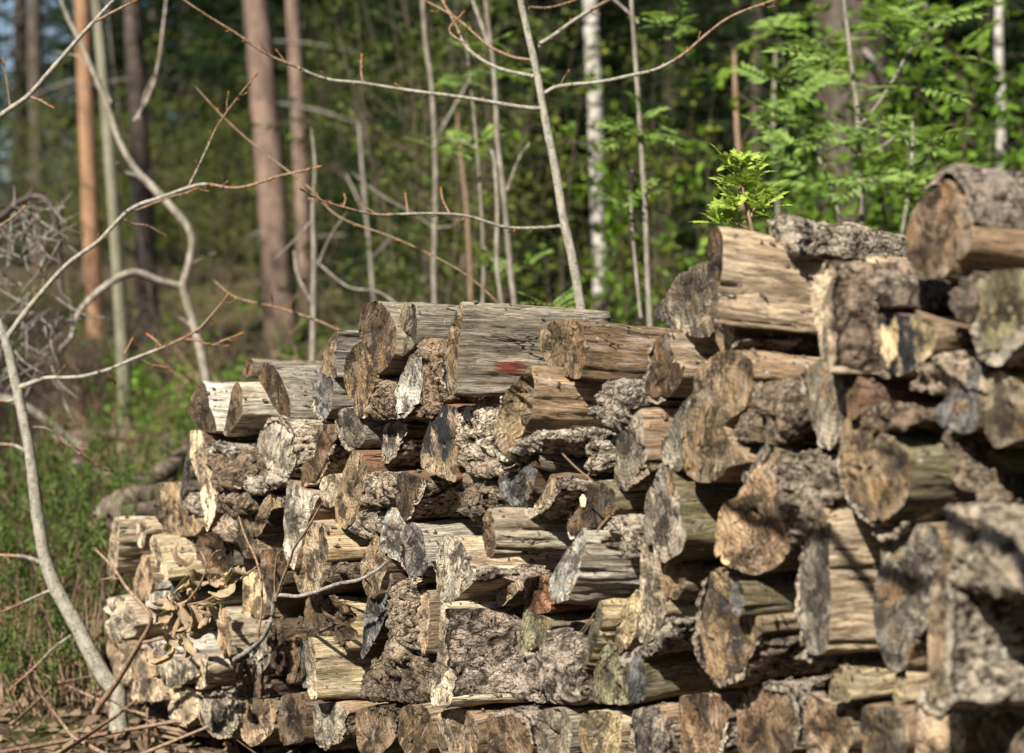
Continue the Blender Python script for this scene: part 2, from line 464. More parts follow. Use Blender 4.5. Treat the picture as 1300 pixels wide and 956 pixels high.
LOGN = [0]; ENDS = {}
def make_log(name, label, pts, q, end, side, **o):
    """pts: outline of the sawn end as photo pixels; '*' = the edge that starts here carries bark.
    The outline is laid on the plane of the pile's face, moved out of it by q metres."""
    LOGN[0] += 1
    seed = LOGN[0]*131 + 7
    rr = random.Random(seed)
    px, F = [], []
    for tok in pts.split():
        b = tok.endswith('*'); tok = tok.rstrip('*')
        a, c = tok.split(',')
        px.append((float(a), float(c))); F.append(b)
    area = sum(px[i-1][0]*px[i][1] - px[i][0]*px[i-1][1] for i in range(len(px)))
    if area < 0:                           # make clockwise on the picture
        px = px[::-1]; F = F[::-1]; F = F[1:] + F[:1]
    yaw = math.radians(o.get('yaw', rr.uniform(-2.5, 2.5)))
    pit = math.radians(o.get('pitch', rr.uniform(-4.5, -1.0)))
    ang = AX_ANG + yaw
    ax = Vector((math.cos(ang)*math.cos(pit), math.sin(ang)*math.cos(pit), math.sin(pit)))
    ax0 = Vector((math.cos(AX_ANG), math.sin(AX_ANG), 0))
    cx = sum(p[0] for p in px)/len(px); cy = sum(p[1] for p in px)/len(px)
    c3 = hit(cx, cy, P0 - ax0*q, ax0)
    ey = Vector((0, 0, 1)).cross(ax).normalized()      # local y (to the far left)
    ez = ax.cross(ey)
    # the sawn face may stand a little askew to the log
    nrm = (ax + ey*o.get('skew', rr.uniform(-.06, .06)) + ez*rr.uniform(-.07, .07)).normalized()
    W3 = [hit(x, y, c3, nrm) for x, y in px]
    loc2 = [np.array([(p-c3).dot(ey), (p-c3).dot(ez)]) for p in W3]
    A2 = sum(loc2[i-1][0]*loc2[i][1] - loc2[i][0]*loc2[i-1][1] for i in range(len(loc2)))
    if A2 < 0:
        loc2 = loc2[::-1]; F = F[::-1]; F = F[1:] + F[:1]
    c0 = np.mean(loc2, axis=0); loc2 = [c0 + (p-c0)*o.get('grow', 1.05) for p in loc2]
    P, F = chaikin(loc2, F, o.get('smooth', 2))
    dist = (c3-CAMP).length
    step = (.0042 if dist > 2.6 else .0050)*o.get('res', 1.0)
    W, bk = resample(P, F, step)
    n = len(W)
    cen = W.mean(0)
    # pith: opposite the bark, where the split faces meet
    if bk.any() and not bk.all():
        bc = W[bk].mean(0); pith = cen - (bc-cen)*.75
    else: pith = cen + np.array([rr.uniform(-.01, .01), rr.uniform(-.01, .01)])
    W = W - pith; cen = cen - pith
    origin = c3 + ey*pith[0] + ez*pith[1]
    def xend(Y):       # x of the sawn plane at local (y, z)
        return -((Y[:, 0]+pith[0])*nrm.dot(ey) + (Y[:, 1]+pith[1])*nrm.dot(ez))/nrm.dot(ax)
    N2 = normals2(W)                                    # outward for counter-clockwise
    seg = np.linalg.norm(np.roll(W, -1, 0)-W, axis=1)
    s = np.concatenate([[0], np.cumsum(seg)[:-1]])
    slab = o.get('slab', False)
    style = o.get('bark', 'c')
    amp = o.get('amp', .011 if style != 'p' else .008)
    th = o.get('bt', .009)
    L = o.get('L', .40); taper = o.get('taper', .95)
    xs = np.concatenate([np.arange(0, .16, .0055*o.get('res', 1.0)), np.linspace(.165, L, max(3, int((L-.16)/.022)))]) if L > .2 else np.arange(0, L+.003, .0055)
    nx = len(xs)
    X = np.repeat(xs[:, None], n, 1); S = np.repeat(s[None, :], nx, 0)
    # inset the wood under its bark
    ins = np.zeros(n)
    if bk.any() and not slab:
        ins[:] = np.where(bk, th, 0.0)
        for _ in range(3): ins = (np.roll(ins, 1)+ins*2+np.roll(ins, -1))/4
    Wi = W - N2*ins[:, None]
    sc = lerp(1.0, taper, xs/L)
    bend = o.get('bend', rr.uniform(-.03, .03))
    def sweep(base, disp, x0=None):
        """base (n,2) outline swept along x with displacement disp (nx,n)"""
        nn = base.shape[0]
        Nb = N2 if nn == n else None
        Y = cen[0] + (base[:, 0]-cen[0])[None, :]*sc[:, None] + bend*(xs[:, None]**2)
        Z = cen[1] + (base[:, 1]-cen[1])[None, :]*sc[:, None]
        return Y, Z
    Y, Z = sweep(Wi, None)
    yy, zz = np.repeat(Wi[None, :, 0], nx, 0), np.repeat(Wi[None, :, 1], nx, 0)
    if slab:
        h = bark_relief(X, S, seed, style, amp)
        disp = (h-.55)*amp*1.0 + .006*fbm(X/.05, S/.05, 0, seed+1, 2)
    else:
        flat = .0030*fbm(X*5, yy*70, zz*70, seed, 4, .6) + .0012*fbm(X*14, yy*230, zz*230, seed+4, 3) + .004*fbm(X*7, yy*14, zz*14, seed+6, 2)
        disp = flat*o.get('rough', 1.0)*(.35+.65*sstep(0, .03, X))
        # a few long splits open along the side
        for c in range(o.get('cracks', 2)):
            sc0 = rr.uniform(0, s[-1]); wv = .004*fbm(xs*9, 0*xs, 0*xs, seed+50+c, 2)
            d = np.abs(((S - sc0 - wv[:, None] + s[-1]/2) % s[-1]) - s[-1]/2)
            disp -= .009*np.exp(-(d/.0022)**2)*sstep(rr.uniform(.15, .4), .0, X)
    # chips along the sawn rim
    rim = np.exp(-X/.006)
    disp -= rim*.0009*np.clip(fbm(yy*45, zz*45, X*0, seed+31, 3)+.2, 0, 2)
    NY = np.repeat(N2[None, :, 0], nx, 0); NZ = np.repeat(N2[None, :, 1], nx, 0)
    Yd, Zd = Y + NY*disp, Z + NZ*disp
    xe = xend(Wi)
    fall = np.clip(1 - xs/.15, 0, 1)[:, None]
    Xd = X + xe[None, :]*fall + (.0022*fbm(yy*40, zz*40, 0*X, seed+12, 2))*fall
    if slab or o.get('ragged'):
        Xd = Xd + fall*(.012*fbm(s/.02, 0*s, 0*s, seed+3, 3))[None, :]
    V = np.stack([Xd.ravel(), Yd.ravel(), Zd.ravel()], 1)
    faces = grid_faces(nx, n, True, True)
    mi = [0]*len(faces)
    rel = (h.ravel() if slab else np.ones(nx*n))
    # sawn end: triangulated with inner points so that it carries relief
    rimv = V[:n]
    r2 = [Vector((p[1], p[2])) for p in rimv]
    lo, hi_ = rimv[:, 1:].min(0), rimv[:, 1:].max(0)
    g = .0062*o.get('res', 1.0)
    gy, gzz = np.meshgrid(np.arange(lo[0], hi_[0], g), np.arange(lo[1], hi_[1], g))
    gy = gy.ravel() + np.array([rr.uniform(-.3, .3)*g for _ in range(gy.size)]); gzz = gzz.ravel() + np.array([rr.uniform(-.3, .3)*g for _ in range(gzz.size)])
    poly = rimv[:, 1:]
    inside = np.zeros(gy.size, bool); dmin = np.full(gy.size, 9.0)
    for i in range(n):
        a, b = poly[i], poly[(i+1) % n]
        cond = (a[1] > gzz) != (b[1] > gzz)
        with np.errstate(divide='ignore', invalid='ignore'):
            xx = (b[0]-a[0])*(gzz-a[1])/(b[1]-a[1]+1e-12) + a[0]
        inside ^= cond & (gy < xx)
        dmin = np.minimum(dmin, np.hypot(gy-a[0], gzz-a[1]))
    keep = inside & (dmin > g*.55)
    iv = [Vector((a, b)) for a, b in zip(gy[keep], gzz[keep])]
    try:
        vv, _, ff, ov, _, _ = delaunay_2d_cdt(r2+iv, [], [list(range(n))], 1, 1e-6)
        E = np.array([(0, v[0], v[1]) for v in vv])
        de = np.min(np.hypot(E[:, None, 1]-poly[None, ::2, 0], E[:, None, 2]-poly[None, ::2, 1]), axis=1)
        ex = xend(E[:, 1:]) + .0022*fbm(E[:, 1]*40, E[:, 2]*40, 0*E[:, 0], seed+12, 2)
        ex += np.clip(de/.006, 0, 1)*(.0026*fbm(E[:, 1]*150, E[:, 2]*35, 0*E[:, 0], seed+21, 4, .6) + o.get('hollow', 0)*np.clip(de/.02, 0, 1)*(1+.5*fbm(E[:, 1]*60, E[:, 2]*60, 0*E[:, 0], seed+22, 3)))
        # a check or two split into the end from the pith outward
        for c in range(o.get('checks', rr.choice([2, 3, 4]))):
            a0 = rr.uniform(0, 6.28); dr = np.array([math.cos(a0), math.sin(a0)])
            u = E[:, 1]*dr[0] + E[:, 2]*dr[1]; vperp = -E[:, 1]*dr[1] + E[:, 2]*dr[0] + .003*np.sin(u*90+c)
            ex += np.where(u > .0, .010*np.exp(-(vperp/.0026)**2)*np.clip(de/.004, 0, 1), 0)
        if slab:
            dome = np.clip(de/.03, 0, 1)
            ex -= o.get('bulge', .013)*np.sqrt(1-(1-dome)**2)
            hb = bark_relief(E[:, 1], E[:, 2], seed+2, style, amp)
            ex -= (hb-.5)*amp*1.0*np.clip(de/.006, 0, 1)
            endrel = hb
        if slab or o.get('ragged'):
            ex += np.interp(np.arange(len(ex)) % 1, [0, 1], [0, 0])
            j = np.argmin(np.hypot(E[:, None, 1]-poly[None, :, 0], E[:, None, 2]-poly[None, :, 1]), axis=1)
            ex += (.012*fbm(s/.02, 0*s, 0*s, seed+3, 3))[j]
        E[:, 0] = ex
        # rim vertices coincide with the side's first ring
        for k, orig in enumerate(ov):
            if orig and min(orig) < n: E[k] = V[min(orig)]
        off = len(V)
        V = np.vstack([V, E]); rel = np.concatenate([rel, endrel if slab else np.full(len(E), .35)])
        for f in ff:
            a, b, c = [E[i, 1:] for i in f[:3]]
            ccw = (b[0]-a[0])*(c[1]-a[1]) - (b[1]-a[1])*(c[0]-a[0]) > 0
            f = [off+i for i in f]
            faces.append(tuple(f[::-1]) if ccw else tuple(f)); mi.append(1)
    except Exception as ex_:
        faces.append(tuple(range(n))); mi.append(1)
    faces.append(tuple(range((nx-1)*n, nx*n))); mi.append(1)
    side_m = o.get('side_mat', M_SIDE)
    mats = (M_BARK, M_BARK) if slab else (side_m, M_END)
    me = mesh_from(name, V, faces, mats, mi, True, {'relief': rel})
    ob = obj(name, me)
    M = Matrix((ax, ey, ez)).transposed().to_4x4(); M.translation = origin
    ob.matrix_world = M
    ENDS[label] = (c3, nrm)
    tag(ob, label, o.get('cat', 'bark piece' if slab else 'log'), 'firewood stacked in the pile' if not slab else 'loose bark in the wood pile')
    j = lambda c, v: (lambda k, w: [max(0.0, c[0]*k*(1+w)), c[1]*k, max(0.0, c[2]*k*(1-w))])(1+rr.uniform(-v, v)*1.6, rr.uniform(-.05, .05))
    ob["end_col"] = [float(x) for x in j(TONE[end], .12)]
    ob["side_col"] = [float(x) for x in j(TONE[side], .10)]
    bt_ = [float(x) for x in j(BARKTONE[o.get('bcol', style if style in BARKTONE else 'c')], .12)]
    ob["bark_col"] = bt_
    ob["stain"] = float(o.get('stain', 0.0))
    # ---------------------------------------------------------- bark on the round edges
    if bk.any() and not slab:
        idx = np.where(bk)[0]
        if bk.all(): runs = [(np.arange(n), True)]
        else:
            st0 = int(np.where(bk & ~np.roll(bk, 1))[0][0])
            order = (np.arange(n)+st0) % n
            runs, cur = [], []
            for i in order:
                if bk[i]: cur.append(i)
                elif cur: cur.append(i); runs.append((np.array(cur), False)); cur = []
            if cur: cur.append((cur[-1]+1) % n); runs.append((np.array(cur), False))
        for ri, closed in runs:
            k = len(ri)
            if k < 4: continue
            gap = o.get('gap', 0.0)
            h = bark_relief(X[:, ri], S[:, ri], seed+3, style, amp)
            edge = np.ones(k) if closed else np.clip(np.minimum(np.arange(k), np.arange(k)[::-1])/3.0, .25, 1)
            dsp = (h-.5)*amp*edge[None, :]*(.45+.55*sstep(0, .02, X[:, ri])) + .004*fbm(X[:, ri]/.06, S[:, ri]/.06, 0, seed+8, 2) + gap*np.sin(np.linspace(0, math.pi, k))[None, :]
            rag = (.004*fbm(s[ri]/.012, 0*s[ri], 0*s[ri], seed+15, 3) + .006*fbm(s[ri]/.05, 0*s[ri], 0*s[ri], seed+16, 2) + o.get('bx', 0.0))
            Bo = W[ri]
            Yo = cen[0] + (Bo[:, 0]-cen[0])[None, :]*sc[:, None] + bend*(xs[:, None]**2) + N2[ri, 0][None, :]*dsp
            Zo = cen[1] + (Bo[:, 1]-cen[1])[None, :]*sc[:, None] + N2[ri, 1][None, :]*dsp
            Xo = X[:, ri] + (xe[ri]+rag)[None, :]*fall
            Bi = W[ri] - N2[ri]*(th*1.15*edge)[:, None] + N2[ri]*(gap*np.sin(np.linspace(0, math.pi, k)))[:, None]
            VB = np.stack([Xo.ravel(), Yo.ravel(), Zo.ravel()], 1)
            rl = h.ravel()
            fb = grid_faces(nx, k, closed, True)
            # broken edge at the front, in three steps
            o1 = len(VB)
            for m_ in (1, 2, 3):
                tt = m_/3.0
                yb = Yo[0]*(1-tt) + Bi[:, 0]*tt; zb = Zo[0]*(1-tt) + Bi[:, 1]*tt
                xb = Xo[0] + .003*vnoise(s[ri]/.004, tt*9+0*s[ri], 0*s[ri], seed+40)
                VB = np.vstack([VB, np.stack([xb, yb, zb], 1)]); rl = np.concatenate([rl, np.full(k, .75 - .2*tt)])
            for m_ in range(3):
                a0 = 0 if m_ == 0 else o1+(m_-1)*k
                b0 = o1+m_*k
                for j_ in range(k if closed else k-1):
                    j2 = (j_+1) % k
                    fb.append((b0+j_, a0+j_, a0+j2, b0+j2))
            # inside of the bark
            i0 = len(VB); sub = np.array(sorted(set(list(range(0, nx, 3))+[nx-1])))
            Yi = cen[0] + (Bi[:, 0]-cen[0])[None, :]*sc[sub][:, None] + bend*(xs[sub][:, None]**2)
            Zi = cen[1] + (Bi[:, 1]-cen[1])[None, :]*sc[sub][:, None]
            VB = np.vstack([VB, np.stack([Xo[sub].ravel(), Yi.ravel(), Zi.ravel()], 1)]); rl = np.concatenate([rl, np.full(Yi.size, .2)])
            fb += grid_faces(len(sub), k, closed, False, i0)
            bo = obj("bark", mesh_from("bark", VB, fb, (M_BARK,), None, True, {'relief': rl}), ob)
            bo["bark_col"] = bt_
    return ob


def parse_rows(table):
    rows = []
    for line in table.strip().splitlines():
        line = line.strip()
        if not line or line.startswith('#'): continue
        f = [x.strip() for x in line.split('|')]
        f[6] = eval('dict(%s)' % f[6]); f[3] = float(f[3])
        f.append([tuple(float(c) for c in t.rstrip('*').split(',')) for t in f[2].split()])
        rows.append(f)
    return rows

def span(poly, y):
    xs = []
    for i in range(len(poly)):
        (x0, y0), (x1, y1) = poly[i-1], poly[i]
        if (y0 > y) != (y1 > y): xs.append(x0 + (x1-x0)*(y-y0)/(y1-y0))
    return (min(xs), max(xs)) if xs else None

def settle(rows):
    """how far each log stands out: a log may not run through the end of its neighbour on the right"""
    ys = [k*4.0+2 for k in range(50, 260)]
    sp = [{y: span(r[7], y) for y in ys} for r in rows]
    order = sorted(range(len(rows)), key=lambda i: sum(p[0] for p in rows[i][7])/len(rows[i][7]))
    for i in order:
        for j in order:
            if i == j: continue
            gaps = []
            for y in ys:
                a, b = sp[i][y], sp[j][y]
                if a and b and (b[0]+b[1]) > (a[0]+a[1]): gaps.append(b[0]-a[1])
            if len(gaps) < 2: continue
            g = min(gaps)
            if g < -9: continue
            g = max(g, 0.0)
            u = (sum(p[0] for p in rows[i][7])/len(rows[i][7])-650)/KPX
            dd = 3.2 - .8*(3.2*u/(.6+.8*u)); K = (.8-.6*u)/dd*KPX
            need = rows[i][3] - g/K
            if need > rows[j][3]: rows[j][3] = need

def build_pile(*tables):
    rows = [r for t in tables for r in parse_rows(t)]
    for _ in range(3): settle(rows)
    for name, label, pts, q, end, side, kw, _ in rows:
        if 'lowest row' in label: kw.setdefault('grow', .93)
        if kw.get('side_mat') == 'red': kw['side_mat'] = M_SIDE_RED
        make_log(name, label, pts, q, end, side, **kw)
M_SIDE_RED = mat_wood_side("weathered_wood_with_red_paint", red=(.104, 0, -.068))

